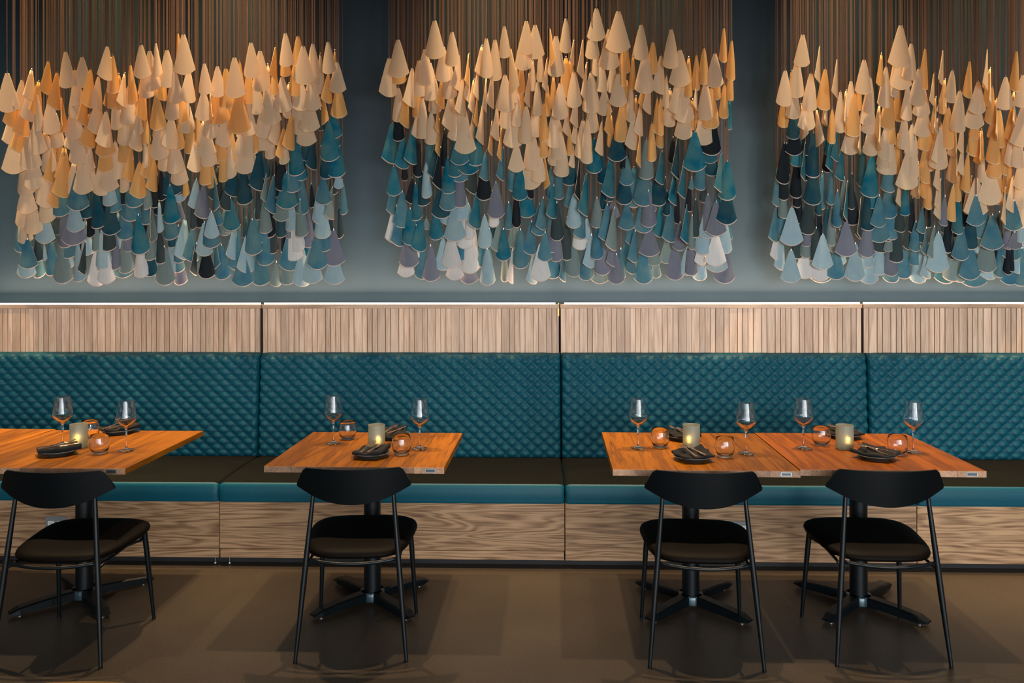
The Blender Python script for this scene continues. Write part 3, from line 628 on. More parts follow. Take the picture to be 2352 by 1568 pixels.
# ------------------------------------------------------------------ hanging fabric cones
DATA = """16,168,259,54,0,c,0;51,184,255,16,5,c,1;73,161,232,13,4,c,1;89,188,266,14,3,y,2;112,142,219,14,4,y,0;150,119,203,39,0,c,0;188,131,202,41,0,c,0;171,161
,243,31,0,c,1;209,161,249,17,7,y,0;197,209,290,12,3,y,1;132,168,253,15,4,y,1;140,225,305,14,-3,y,1;114,227,309,46,0,c,0;247,107,185,22,4,c,0;259,128,2
16,17,0,y,1;255,135,216,30,0,c,2;257,168,250,46,0,y,2;273,172,253,14,0,y,2;287,170,248,11,5,c,1;299,149,241,20,0,y,0;324,103,181,40,0,c,0;343,117,210,
46,0,c,1;357,99,177,21,0,c,0;335,138,226,40,0,c,2;383,115,202,44,0,c,1;408,76,149,14,0,y,1;227,177,255,16,6,c,1;226,225,310,23,4,c,1;264,214,299,28,0,
c,2;207,262,341,20,3,y,1;244,257,339,24,4,c,0;239,276,362,46,0,y,1;293,202,287,41,0,c,1;307,188,266,21,0,y,2;308,230,313,30,0,c,1;284,250,335,40,0,c,2
;318,271,348,18,5,c,0;318,207,299,14,0,y,3;332,195,278,15,4,y,2;332,253,333,12,0,y,2;359,217,300,39,0,y,0;400,161,239,35,0,c,0;393,195,277,36,0,c,1;37
5,158,232,18,5,y,2;394,264,343,30,3,c,0;366,241,324,39,0,c,2;172,188,272,38,0,c,1;168,239,321,46,0,c,1;170,262,346,49,0,c,2;84,218,301,23,0,c,1;82,273
,356,46,0,c,0;126,259,341,36,0,c,2;33,207,295,17,3,y,1;55,232,315,21,4,y,1;32,250,336,25,3,c,2;72,197,280,22,2,c,1;47,276,351,18,4,y,2;101,299,367,14,
0,y,2;121,321,390,11,0,y,2;411,282,344,21,0,y,1;395,321,377,14,0,y,2;115,271,358,14,0,y,3;421,79,172,46,0,c,0;469,146,218,33,0,c,0;499,152,224,36,0,c,
1;518,158,250,38,0,y,1;538,132,226,46,0,c,0;550,141,220,14,0,y,1;576,98,181,39,0,c,0;597,117,211,41,0,c,1;615,150,240,20,0,c,2;634,109,183,11,5,y,0;62
8,142,220,16,0,y,1;655,76,154,33,0,c,0;684,83,153,29,0,y,1;653,110,177,25,0,y,2;696,106,195,46,0,c,0;718,100,177,28,0,c,1;735,125,195,16,0,c,2;723,129
,219,44,0,c,2;753,96,170,30,0,c,0;769,117,184,9,0,y,1;774,143,215,38,0,c,0;648,177,259,44,0,c,1;664,193,273,34,0,c,2;679,138,223,34,0,y,2;692,188,255,
41,0,c,1;717,175,255,38,0,c,0;690,193,276,42,0,c,2;570,156,241,25,0,y,2;587,179,264,34,0,c,2;610,158,240,23,0,c,2;620,202,287,46,0,c,1;607,232,319,46,
0,c,1;603,259,346,54,0,c,2;638,253,334,20,3,c,1;652,296,367,22,2,y,0;755,170,238,20,4,y,1;777,195,272,36,0,y,1;740,211,287,23,-3,y,1;689,225,311,44,0,
c,2;709,218,304,46,0,c,1;702,255,336,47,0,c,2;670,264,346,21,3,y,0;669,179,276,25,0,y,3;434,161,237,26,3,c,1;417,207,284,23,0,y,1;425,220,307,39,0,c,2
;467,207,278,40,0,c,1;482,197,285,14,-3,y,1;500,184,288,46,0,y,2;515,200,289,41,0,y,3;547,207,309,48,0,y,0;562,202,279,28,5,y,2;568,230,313,37,0,c,1;5
61,253,323,39,0,c,2;558,287,365,46,0,c,1;516,264,339,30,3,c,1;482,234,319,38,0,c,1;469,276,363,51,0,c,2;499,299,377,18,0,y,2;434,271,354,28,0,y,1;529,
294,367,25,0,y,2;454,259,340,14,0,y,2;765,257,319,39,0,t,1;758,276,344,44,0,t,2;736,253,301,14,0,k,2;770,310,409,39,0,t,1;30,315,400,57,0,c,2;67,299,3
91,52,0,c,1;55,354,450,44,0,c,2;75,349,436,48,0,c,0;108,312,397,34,0,c,1;123,340,423,14,4,y,1;135,312,393,21,0,y,2;85,397,460,18,0,c,2;108,395,478,28,
3,c,0;102,427,513,38,0,c,1;59,409,492,47,0,c,1;51,443,523,39,0,c,2;73,455,539,41,0,c,1;53,482,560,39,0,c,2;129,404,478,14,4,y,1;147,363,455,21,4,y,1;1
49,340,420,21,4,y,2;176,294,378,41,0,c,1;195,317,397,39,0,c,2;170,370,450,44,0,c,2;188,361,447,46,0,c,0;204,358,439,28,0,c,1;208,340,397,16,3,c,1;239,
310,397,41,0,y,1;232,370,450,42,0,c,1;248,363,440,46,0,c,0;264,326,413,28,0,c,1;281,356,443,25,0,c,1;284,292,376,34,0,y,1;303,340,419,14,3,y,1;321,374
,456,26,4,y,0;331,312,386,14,0,c,1;344,331,411,30,3,y,1;355,368,441,15,4,y,0;363,285,368,44,0,c,1;377,317,394,34,0,c,2;398,315,400,38,0,c,0;409,342,42
6,39,0,c,1;390,386,451,48,0,d,1;406,386,466,34,0,g,2;135,409,499,47,0,s,2;177,397,485,52,0,s,1;195,416,503,37,0,d,2;208,436,482,14,0,d,2;48,496,581,41
,0,s,2;63,550,618,44,0,s,0;57,558,639,44,0,g,2;85,560,639,25,0,s,3;85,542,601,25,0,k,2;101,478,560,44,0,g,1;119,510,557,14,0,k,2;129,496,540,18,0,k,2;
115,547,634,30,0,s,2;101,560,599,9,0,g,1;147,478,570,39,0,u,2;165,469,565,53,0,u,1;170,455,534,41,0,g,0;154,515,594,46,0,s,2;145,535,622,38,0,g,2;141,
560,652,46,0,m,1;177,560,648,30,0,g,0;161,547,604,39,0,m,3;195,508,588,30,0,g,2;197,556,632,11,4,k,1;220,436,526,34,0,d,1;218,505,578,21,0,m,1;247,393
,474,34,0,g,1;259,397,489,32,0,s,2;282,409,471,14,0,n,2;251,455,541,41,0,d,1;245,487,578,32,0,k,1;305,384,478,38,0,s,1;299,420,509,45,0,s,2;285,469,55
2,39,0,s,2;318,494,586,40,0,t,0;333,446,517,21,0,s,1;334,390,482,14,0,m,2;346,478,557,9,-3,m,1;390,427,515,38,0,t,0;388,469,552,34,0,s,1;365,464,535,1
4,0,g,2;367,531,607,22,0,k,1;393,482,570,25,0,d,2;413,464,508,23,0,u,2;409,519,605,25,0,s,1;395,535,627,39,0,g,2;377,567,656,46,0,m,1;342,515,599,28,0
,m,1;342,560,636,32,0,d,1;321,560,639,34,0,p,0;361,570,643,21,0,g,2;411,581,655,30,0,u,2;285,542,629,37,0,m,1;262,528,621,21,0,u,1;271,487,572,16,0,g,
3;232,533,622,46,0,s,2;234,531,619,37,0,g,1;220,574,658,44,0,p,1;241,572,653,40,0,p,0;280,570,639,44,0,s,2;292,505,579,30,0,u,2;204,469,547,7,0,n,1;36
9,386,462,9,0,n,1;365,416,496,28,0,n,3;354,404,478,21,0,n,3;333,455,547,28,0,n,3;191,501,583,23,0,n,3;234,420,505,21,0,n,3;119,326,404,11,0,y,3;449,32
6,396,24,2,c,0;476,301,384,38,0,c,1;469,340,426,32,0,y,1;482,363,433,30,-3,y,1;510,340,419,23,0,y,1;508,306,371,23,0,y,1;526,322,411,25,0,c,1;558,296,
382,61,0,c,2;568,278,362,34,0,c,1;561,315,400,48,0,c,1;584,280,354,14,0,y,1;618,287,366,25,0,c,1;649,303,378,24,0,c,0;423,386,453,16,0,y,1;409,368,449
,21,0,d,2;468,425,503,25,2,u,0;451,413,481,21,4,g,1;490,404,486,25,-2,s,0;501,386,464,23,3,k,2;524,411,485,25,3,k,1;538,374,453,25,3,d,2;558,381,471,3
4,0,d,1;529,455,531,39,3,t,1;525,457,536,28,0,m,2;597,347,439,28,2,d,1;609,340,413,16,0,d,2;584,317,396,21,0,d,2;646,363,439,30,0,n,1;676,308,405,36,0
,t,1;690,338,416,25,0,t,2;670,354,443,33,0,s,1;705,289,371,28,0,d,2;721,317,391,18,3,d,1;755,280,372,41,0,t,0;748,329,412,30,0,d,1;742,404,471,37,0,s,
0;735,427,515,37,0,g,1;739,464,549,36,0,g,0;777,391,434,22,0,g,1;787,416,494,18,0,s,2;763,432,505,16,3,m,1;765,374,448,18,0,k,3;658,397,481,48,0,t,0;6
92,409,494,28,0,s,1;646,436,509,41,0,m,1;630,404,492,18,4,s,1;666,450,532,28,0,g,1;664,469,549,23,0,u,2;643,464,547,25,0,d,2;689,459,546,30,0,m,0;708,
482,570,25,0,u,2;607,459,537,29,0,m,0;591,436,506,18,0,k,1;614,397,466,11,3,m,1;588,478,562,34,0,s,2;579,505,587,41,0,s,1;568,540,627,34,3,g,1;607,519
,611,37,0,s,1;625,510,583,23,0,k,2;597,570,657,46,0,s,2;552,518,606,30,0,s,2;540,519,597,21,3,g,2;556,577,659,48,0,s,0;545,547,622,23,3,s,2;485,487,54
8,34,0,g,0;482,482,571,41,0,s,1;469,512,589,34,2,g,1;473,565,641,37,0,n,1;508,563,643,37,0,s,1;492,537,618,23,-2,s,2;515,478,542,30,0,m,2;499,469,519,
23,-3,s,2;451,560,633,11,3,k,1;405,547,627,28,0,s,2;425,505,597,25,3,g,2;441,455,528,14,0,k,2;444,519,602,25,3,s,2;666,531,623,39,2,s,1;679,492,579,37
,0,p,1;673,519,600,41,0,p,1;658,572,655,41,0,m,2;635,602,659,21,3,m,0;695,570,659,37,3,g,1;715,567,652,48,0,g,1;728,533,620,44,0,s,0;742,496,579,30,0,
s,1;766,528,612,48,0,u,1;767,577,654,46,0,g,0;779,478,548,11,0,k,2;715,423,478,9,0,n,2;705,515,588,21,0,t,3;726,501,570,21,0,t,3;754,455,535,21,0,d,3;
618,455,547,23,0,n,3;561,466,547,28,0,d,3;653,501,583,25,0,n,3;565,501,572,16,0,d,2;457,455,524,18,0,n,3;630,358,455,18,0,n,3;696,432,524,18,0,n,3;914
,91,180,46,0,c,0;894,134,223,39,3,c,1;914,103,194,34,0,y,2;998,47,136,44,0,c,0;1038,73,153,32,0,c,0;1018,107,189,37,0,c,1;962,139,223,37,0,c,1;976,113
,197,38,0,c,0;987,144,232,34,0,c,1;948,157,247,25,4,c,1;915,202,281,30,0,c,1;936,203,295,20,4,y,2;956,184,271,23,0,y,2;1055,126,209,22,3,c,1;1030,138,
228,34,0,c,1;1018,172,251,17,3,y,2;998,181,261,30,0,c,2;1077,126,200,10,4,y,1;1079,158,237,14,4,c,1;1117,88,180,28,0,c,0;1107,107,176,21,3,c,2;1137,91
,186,29,0,c,1;1158,60,134,25,0,c,0;1171,113,216,25,-2,c,1;1184,147,238,22,0,c,2;1209,48,126,34,0,c,0;1202,76,162,38,0,c,1;1229,57,136,39,0,c,0;1241,11
3,189,17,0,c,1;1262,67,156,14,-2,y,1;1277,83,177,37,0,c,0;1258,135,214,14,5,c,1;1257,195,268,15,0,y,2;1223,138,210,8,0,c,2;1217,168,247,14,3,c,1;1197,
138,217,14,0,y,1;1198,195,264,11,0,y,3;1160,173,258,41,0,c,0;1133,165,250,17,3,c,2;1118,179,259,10,4,c,1;1099,154,230,13,4,c,1;1089,184,262,14,4,c,2;1
064,183,265,23,3,c,0;1039,202,302,28,3,c,2;1048,253,324,39,0,c,1;1062,230,305,30,0,c,1;1068,269,354,47,0,c,0;1090,253,329,14,3,c,2;1110,241,333,17,3,c
,1;1098,218,294,10,3,y,2;1009,230,309,8,3,y,1;970,225,319,28,0,c,1;962,250,319,21,3,c,2;990,259,333,31,0,c,0;1010,276,360,9,3,y,1;1144,241,324,18,4,c,
1;1131,278,359,11,4,y,2;1153,289,372,11,4,y,2;1186,200,292,25,0,c,1;1165,207,297,34,0,c,2;1179,250,340,44,0,c,1;1209,244,331,30,0,c,0;1235,188,267,22,
0,c,0;1230,230,316,28,0,c,1;1248,239,327,21,0,y,0;1273,253,340,37,0,c,1;1271,175,253,16,0,y,2;1217,344,436,46,0,c,1;914,253,325,25,0,n,1;901,283,377,3
0,3,t,1;927,310,389,30,2,t,1;950,289,379,25,3,t,1;904,382,451,32,0,t,0;960,317,408,21,0,n,2;978,377,456,24,0,g,0;986,299,395,28,0,t,2;970,395,474,30,0
,d,1;954,422,508,25,0,t,1;924,441,524,37,3,s,1;906,409,496,18,3,s,2;908,469,560,32,2,p,2;920,478,567,25,3,s,1;942,480,564,36,0,t,0;938,524,616,44,0,u,
1;932,570,637,38,0,p,2;966,498,579,32,2,t,0;954,515,594,25,0,p,2;970,567,642,39,3,s,1;989,565,647,39,0,u,0;979,501,528,21,3,m,2;1002,326,413,21,2,d,2;
1012,340,436,18,3,n,2;1021,299,386,14,0,n,3;1055,299,380,41,0,t,0;1092,292,382,37,0,t,1;1076,322,402,44,0,t,1;1044,326,408,34,0,t,1;1055,340,419,44,0,
s,2;1029,363,446,34,0,t,1;1056,391,478,30,0,u,1;1029,402,485,39,0,s,0;1014,416,503,44,0,d,1;1060,423,507,39,0,g,1;1030,432,517,41,0,g,2;1000,478,552,3
2,0,t,0;1044,469,556,48,0,g,0;1076,469,551,25,0,p,1;1067,489,572,37,0,p,1;1036,535,617,44,0,p,0;1018,547,622,34,3,g,1;1044,570,644,39,0,p,1;1079,542,6
29,41,0,p,1;1087,512,598,23,0,p,2;1077,581,653,39,0,u,2;1060,524,599,28,0,s,2;1113,496,571,32,0,g,0;1124,526,567,21,-3,g,1;1132,436,523,25,0,p,2;1119,
572,656,34,0,g,0;1139,420,503,38,0,u,0;1111,379,461,34,0,n,1;1117,349,416,21,2,s,1;1090,363,447,23,2,k,2;1097,441,527,25,3,t,1;1145,511,579,23,3,m,1;1
156,527,600,33,0,t,0;1168,466,528,21,0,s,1;1159,570,648,16,0,m,2;1178,574,652,15,2,p,0;1195,528,618,34,0,s,0;1156,340,416,18,3,s,1;1176,358,440,21,0,s
,2;1193,381,461,33,0,t,0;1186,329,396,36,0,c,0;1221,294,391,37,0,c,1;1237,340,420,33,0,c,0;1250,363,435,14,-3,y,1;1248,289,364,21,0,y,1;1271,299,381,2
5,0,c,1;1209,354,424,21,2,d,2;1221,386,458,21,2,n,2;1209,420,501,37,0,t,2;1186,436,524,7,0,n,1;1221,510,586,32,3,s,1;1239,469,542,32,2,s,1;1248,455,52
9,25,2,s,0;1252,534,601,34,0,s,0;1242,560,647,44,0,p,0;1227,577,653,25,2,g,1;1269,558,641,37,0,s,2;1272,427,503,25,2,t,0;1271,501,581,28,0,u,1;1266,38
6,459,25,0,s,1;1271,469,552,34,0,s,2;1147,478,558,25,0,s,3;1129,489,565,28,0,d,3;947,409,469,21,3,n,2;929,363,416,14,0,n,2;1181,501,570,32,0,m,3;1113,
528,616,34,0,s,3;1300,42,122,25,0,c,0;1318,96,150,11,4,c,1;1340,92,182,17,4,c,1;1370,19,95,40,-1,c,1;1360,61,136,30,0,c,0;1370,92,176,18,0,c,2;1400,67
,161,45,0,c,1;1420,26,122,53,0,c,0;1431,115,199,18,0,y,1;1435,80,170,25,0,y,2;1473,57,139,36,0,c,0;1482,119,216,42,0,c,0;1500,97,171,25,0,y,1;1454,129
,207,14,0,y,2;1519,129,217,34,2,c,1;1542,68,158,33,0,c,0;1562,115,200,46,0,c,0;1582,133,225,11,0,y,1;1600,126,209,18,0,y,1;1617,111,195,22,0,y,1;1642,
123,202,38,0,c,0;1663,64,144,16,0,y,0;1681,93,186,17,0,y,1;1679,149,232,16,0,y,2;1664,195,273,21,0,y,1;1648,152,230,14,0,y,2;1621,187,277,33,0,c,0;163
3,203,297,37,0,y,1;1602,175,255,14,4,c,1;1531,176,249,16,0,c,1;1558,179,262,39,0,c,1;1573,197,283,44,0,c,0;1539,207,292,30,0,c,2;1571,239,321,39,0,c,1
;1591,230,299,25,0,y,3;1619,230,296,30,0,c,2;1617,253,334,44,0,c,1;1510,227,308,16,0,y,1;1518,226,312,18,0,y,0;1518,257,341,17,0,y,1;1497,285,372,21,0
,y,0;1472,241,313,24,3,c,1;1461,223,319,14,0,y,2;1457,259,345,33,2,c,0;1493,179,263,23,3,c,1;1484,175,248,30,2,y,2;1450,190,282,15,0,c,1;1438,184,276,
28,0,y,2;1427,243,327,31,0,y,0;1402,230,313,17,2,y,1;1403,264,339,14,0,y,2;1383,281,358,21,2,c,0;1360,230,306,32,0,c,2;1388,204,266,34,0,c,1;1383,142,
212,25,0,c,1;1408,142,215,25,0,c,2;1420,170,246,38,0,c,0;1358,167,261,38,0,c,1;1348,147,234,16,3,c,2;1318,165,248,33,0,c,0;1287,191,275,36,0,c,0;1300,
133,225,28,0,y,2;1310,138,207,25,0,y,3;1326,207,294,20,3,c,1;1306,239,313,17,3,c,1;1339,277,365,37,0,c,1;1323,276,331,18,2,c,2;1308,294,358,14,0,y,1;1
349,276,377,28,0,c,0;1281,271,367,34,0,c,1;1472,299,386,14,2,y,0;1676,230,299,14,0,t,3;1279,289,381,39,0,c,1;1291,317,407,34,0,c,0;1317,338,386,15,3,c
,1;1308,340,427,32,0,d,2;1365,319,399,33,0,t,0;1348,400,498,25,3,t,1;1384,351,423,21,0,d,1;1405,356,455,34,3,t,1;1417,294,372,39,0,d,0;1436,317,394,21
,0,n,2;1440,361,427,30,0,s,1;1434,386,471,34,0,d,1;1485,321,413,33,0,m,0;1479,379,475,46,0,s,1;1513,386,474,36,0,d,1;1490,407,492,34,0,u,1;1490,439,52
3,34,0,u,0;1479,453,536,41,0,s,1;1521,349,425,24,2,t,0;1559,312,413,23,3,d,1;1552,386,473,23,3,t,2;1573,368,457,22,2,t,0;1596,303,395,49,0,t,0;1635,26
2,358,44,0,n,1;1631,317,376,34,0,t,1;1635,329,405,32,0,d,2;1658,354,443,25,2,t,1;1671,371,461,38,0,t,0;1670,432,517,44,0,d,0;1610,351,438,25,0,s,1;161
0,340,413,25,0,t,2;1626,448,534,34,0,u,1;1645,464,543,45,0,u,0;1626,469,549,41,0,g,1;1616,496,586,37,0,g,1;1644,531,612,46,0,p,0;1614,535,611,30,2,p,1
;1647,547,626,48,0,g,1;1667,496,556,32,0,s,2;1667,510,583,32,0,g,1;1665,565,652,44,0,u,1;1608,570,645,30,0,g,2;1590,496,574,18,0,m,0;1598,459,547,21,0
,k,1;1589,547,634,30,0,u,1;1578,570,633,34,2,g,1;1580,469,560,23,2,t,1;1562,512,577,30,2,u,1;1551,560,644,41,0,u,1;1543,464,558,34,3,s,1;1531,547,606,
30,0,m,2;1532,439,496,16,0,d,1;1518,473,546,30,2,t,2;1492,519,590,45,0,u,0;1479,563,653,40,0,s,1;1502,560,611,32,-2,m,1;1507,588,639,23,-1,m,2;1459,53
1,604,26,2,s,0;1454,560,630,28,2,s,1;1454,489,565,25,3,s,2;1440,469,529,37,0,s,0;1408,462,501,32,0,u,2;1395,471,555,32,2,s,0;1412,478,577,28,3,m,0;141
2,535,613,30,3,u,1;1416,585,653,36,0,u,0;1426,572,643,21,0,s,1;1383,547,633,37,0,u,1;1378,593,652,37,0,m,2;1371,455,524,28,0,m,0;1370,524,597,28,0,s,0
;1358,540,616,30,2,g,1;1346,570,645,32,0,s,1;1318,560,637,34,0,m,1;1298,574,648,16,3,s,1;1318,447,525,33,0,g,0;1337,469,550,30,3,s,1;1333,487,575,37,0
,p,2;1348,501,550,25,2,g,2;1302,501,599,28,0,k,2;1279,466,554,28,0,k,1;1277,515,602,28,0,u,1;1284,377,459,25,0,s,1;1311,416,478,30,0,s,2;1332,363,464,
14,3,n,2;1385,432,482,14,0,d,2;1399,386,464,23,0,d,3;1456,386,478,30,0,s,3;1557,443,515,16,0,n,3;1585,420,487,18,0,n,2;1589,409,435,14,0,s,1;1617,409,
466,16,0,k,2;1529,409,455,11,0,k,2;1546,317,377,18,0,n,3;1490,547,593,21,0,d,3;1649,501,577,14,0,d,3;1440,547,616,28,0,s,3;1651,420,498,21,0,t,2;1844,
79,154,34,1,c,0;1804,162,245,34,1,c,0;1831,138,225,34,0,c,1;1819,165,248,21,0,y,2;1801,216,294,23,-1,y,2;1824,195,274,33,0,c,0;1863,169,255,32,0,c,0;1
855,220,300,38,0,c,1;1884,107,192,21,4,c,0;1896,159,254,30,0,y,1;1900,207,290,14,3,c,2;1924,137,226,22,4,c,0;1912,251,331,17,1,y,0;1931,211,306,23,1,c
,1;1955,186,271,25,0,c,1;1944,209,294,13,3,c,2;1963,216,315,33,0,y,0;1955,276,356,38,0,c,1;1977,271,355,14,2,c,1;1985,137,217,33,0,c,0;1974,184,255,17
,0,y,2;1999,178,261,25,0,c,0;1995,207,289,34,1,c,1;1999,230,309,32,0,c,1;2003,278,359,32,0,c,1;2025,125,199,10,0,y,1;2021,243,346,13,2,c,1;1874,253,33
8,13,-3,c,2;1840,241,321,11,-2,c,2;2036,154,248,28,1,c,1;2058,133,225,25,0,c,2;2045,197,299,34,0,y,1;1824,248,321,28,0,d,1;1825,287,358,37,0,n,1;1905,
299,358,18,0,t,2;1924,296,372,25,2,t,1;1855,276,358,21,0,n,2;2036,287,367,28,0,c,1;2069,58,156,49,0,c,0;2094,100,185,32,0,c,0;2126,112,207,22,0,y,1;20
72,119,207,44,0,c,1;2086,197,278,25,0,c,0;2111,158,245,39,0,c,0;2119,191,270,38,0,c,1;2122,232,316,37,0,c,1;2065,184,280,16,0,y,3;2167,116,196,21,4,c,
0;2171,184,263,11,4,c,1;2146,170,244,20,3,c,1;2150,225,309,14,3,c,1;2188,162,237,26,0,c,0;2179,248,343,30,0,y,1;2205,209,305,32,0,c,0;2228,141,226,21,
1,y,1;2247,188,263,38,0,c,0;2239,214,297,44,0,c,1;2269,114,208,23,3,c,0;2275,158,248,14,3,c,1;2280,201,287,22,1,y,1;2310,177,253,36,0,c,0;2336,117,212
,21,0,y,1;2350,172,248,34,0,c,1;2296,253,341,34,0,y,1;2289,230,324,14,3,c,1;2330,211,293,14,3,c,2;2349,248,338,48,0,c,0;2328,243,324,30,0,y,2;2213,271
,354,25,4,c,1;2194,287,361,11,3,c,2;2241,276,360,28,0,y,1;2243,250,321,23,0,y,2;2159,292,390,39,0,c,0;2096,286,361,29,1,c,1;2078,264,344,25,0,c,1;2050
,264,333,25,0,y,2;2127,271,347,37,0,y,2;2147,287,379,18,0,y,3;2046,305,372,25,0,c,1;2130,331,423,23,0,y,1;2255,299,367,11,0,y,2;2310,305,377,14,0,y,2;
1834,308,384,30,0,t,2;1838,340,407,28,0,t,2;1869,306,409,32,0,d,1;1850,329,418,18,2,t,1;1802,329,424,28,0,n,1;1801,374,461,25,0,n,2;1830,368,456,25,0,
n,1;1832,386,478,21,0,n,2;1787,386,475,14,0,s,2;1802,420,503,21,0,m,1;1784,475,557,30,3,s,1;1819,478,565,49,0,g,0;1795,464,544,25,1,s,2;1787,519,598,2
8,2,p,1;1797,542,621,30,2,g,1;1817,575,650,44,0,g,0;1835,427,515,18,0,n,2;1857,455,540,34,1,k,0;1869,377,472,37,0,d,1;1839,455,526,14,0,m,2;1853,501,5
67,21,0,u,1;1832,515,595,30,0,k,2;1854,510,594,25,0,m,1;1850,556,641,39,0,p,1;1875,524,602,30,0,k,1;1890,540,620,46,0,g,0;1885,560,647,44,0,p,1;1887,5
70,650,48,0,s,3;1911,478,566,21,0,m,1;1901,478,558,25,1,d,2;1924,439,523,21,1,s,0;1910,391,472,18,0,s,1;1882,432,496,14,0,d,2;1889,397,482,18,0,s,3;19
12,306,395,25,3,t,1;1935,340,416,28,2,t,1;1940,409,482,18,1,m,1;1947,418,510,18,2,t,1;1958,432,518,34,0,n,2;1957,400,482,14,0,k,1;1929,528,565,14,0,u,
1;1944,510,590,46,0,u,0;1928,547,610,34,0,g,2;1921,570,643,41,0,s,1;1917,524,580,21,0,m,2;1965,560,647,44,0,g,0;1978,455,551,18,2,k,2;1993,510,592,34,
0,u,0;1994,542,615,30,0,g,1;1997,574,653,41,0,g,1;2003,358,455,39,0,t,1;2008,397,480,32,0,t,2;1995,432,531,30,1,d,1;2034,294,389,28,0,c,1;2048,322,402
,30,0,c,1;2020,450,523,34,0,s,0;2020,478,558,46,0,s,1;2025,510,581,44,0,k,2;2021,556,633,32,0,g,1;2043,420,503,37,0,s,1;2045,354,443,30,0,s,1;2048,459
,552,32,0,s,2;2048,560,635,34,0,u,1;2050,570,650,34,0,s,2;1901,317,397,14,0,n,3;1855,326,416,25,0,n,3;1807,331,404,23,0,n,3;1983,340,432,14,0,d,3;1882
,455,547,14,0,n,3;2037,315,402,34,0,c,1;2085,351,436,49,0,c,0;2099,326,410,28,1,c,0;2088,306,357,17,3,c,1;2069,397,475,20,3,c,1;2065,306,402,21,0,y,3;
2110,374,457,10,3,c,1;2125,333,411,21,1,y,1;2126,374,456,18,0,y,2;2135,397,482,18,0,y,1;2133,331,395,37,0,c,2;2156,306,376,28,2,c,0;2158,351,439,25,3,
c,1;2161,413,505,28,4,c,1;2158,386,487,23,3,c,2;2156,271,345,34,0,c,3;2195,317,422,11,2,c,1;2190,427,510,22,0,y,0;2202,381,464,14,0,y,1;2213,322,404,2
5,4,c,1;2224,354,443,21,0,y,0;2252,306,378,11,3,y,1;2243,409,498,51,0,c,1;2223,432,493,14,0,c,2;2232,407,487,14,0,y,3;2275,380,472,53,0,c,1;2287,287,3
78,30,0,y,0;2289,322,410,30,0,y,1;2294,386,471,25,0,y,2;2257,340,420,16,0,c,2;2311,312,404,14,0,y,2;2318,354,446,14,0,y,3;2324,299,384,21,0,c,1;2342,3
03,387,30,0,c,0;2327,407,489,30,2,c,1;2310,432,517,21,2,c,0;2351,351,436,32,0,c,1;2347,386,478,28,0,c,2;2349,436,524,28,0,c,1;2242,450,520,39,0,s,0;21
71,451,520,20,0,u,0;2203,459,539,23,1,t,0;2176,489,539,25,0,k,2;2329,462,531,38,0,s,0;2280,494,575,49,0,s,0;2259,469,550,39,0,s,2;2232,487,574,32,0,d,
1;2080,436,496,23,0,t,1;2070,469,534,25,0,k,1;2087,496,574,14,0,k,2;2039,469,556,21,0,k,2;2060,515,604,32,0,k,1;2042,535,579,21,0,m,1;2078,560,641,34,
0,s,2;2104,510,578,23,0,s,1;2120,478,537,25,2,s,1;2103,547,611,25,0,s,2;2117,505,558,14,0,d,1;2128,524,587,18,3,s,1;2147,521,596,30,2,m,1;2156,535,627
,48,0,g,0;2133,560,641,32,2,g,1;2112,563,651,34,1,g,2;2174,560,652,46,0,t,3;2190,547,647,37,0,m,2;2179,501,582,21,0,n,1;2188,535,597,9,0,k,1;2209,519,
599,37,0,s,0;2229,558,644,44,0,s,0;2239,583,660,53,0,s,2;2207,560,649,30,0,m,2;2248,528,582,16,1,g,2;2269,533,627,44,0,m,1;2275,570,643,39,0,g,2;2298,
560,639,18,0,s,1;2318,496,574,21,0,u,2;2331,533,573,46,0,u,1;2328,519,599,39,0,s,2;2321,581,655,37,0,s,1;2347,570,658,39,0,s,1;2344,535,630,37,0,g,2;2
347,501,558,18,0,g,1;2317,558,632,11,0,n,1;2326,558,625,11,0,n,1;2190,455,547,28,0,n,3;2131,455,524,23,0,n,3;2296,489,558,25,0,n,3;2096,455,535,21,0,n
,3;2282,524,616,25,0,n,3;2216,443,524,25,0,n,3"""
ZC = 4.9
LAY = [4.86, 4.93, 5.01, 5.09]
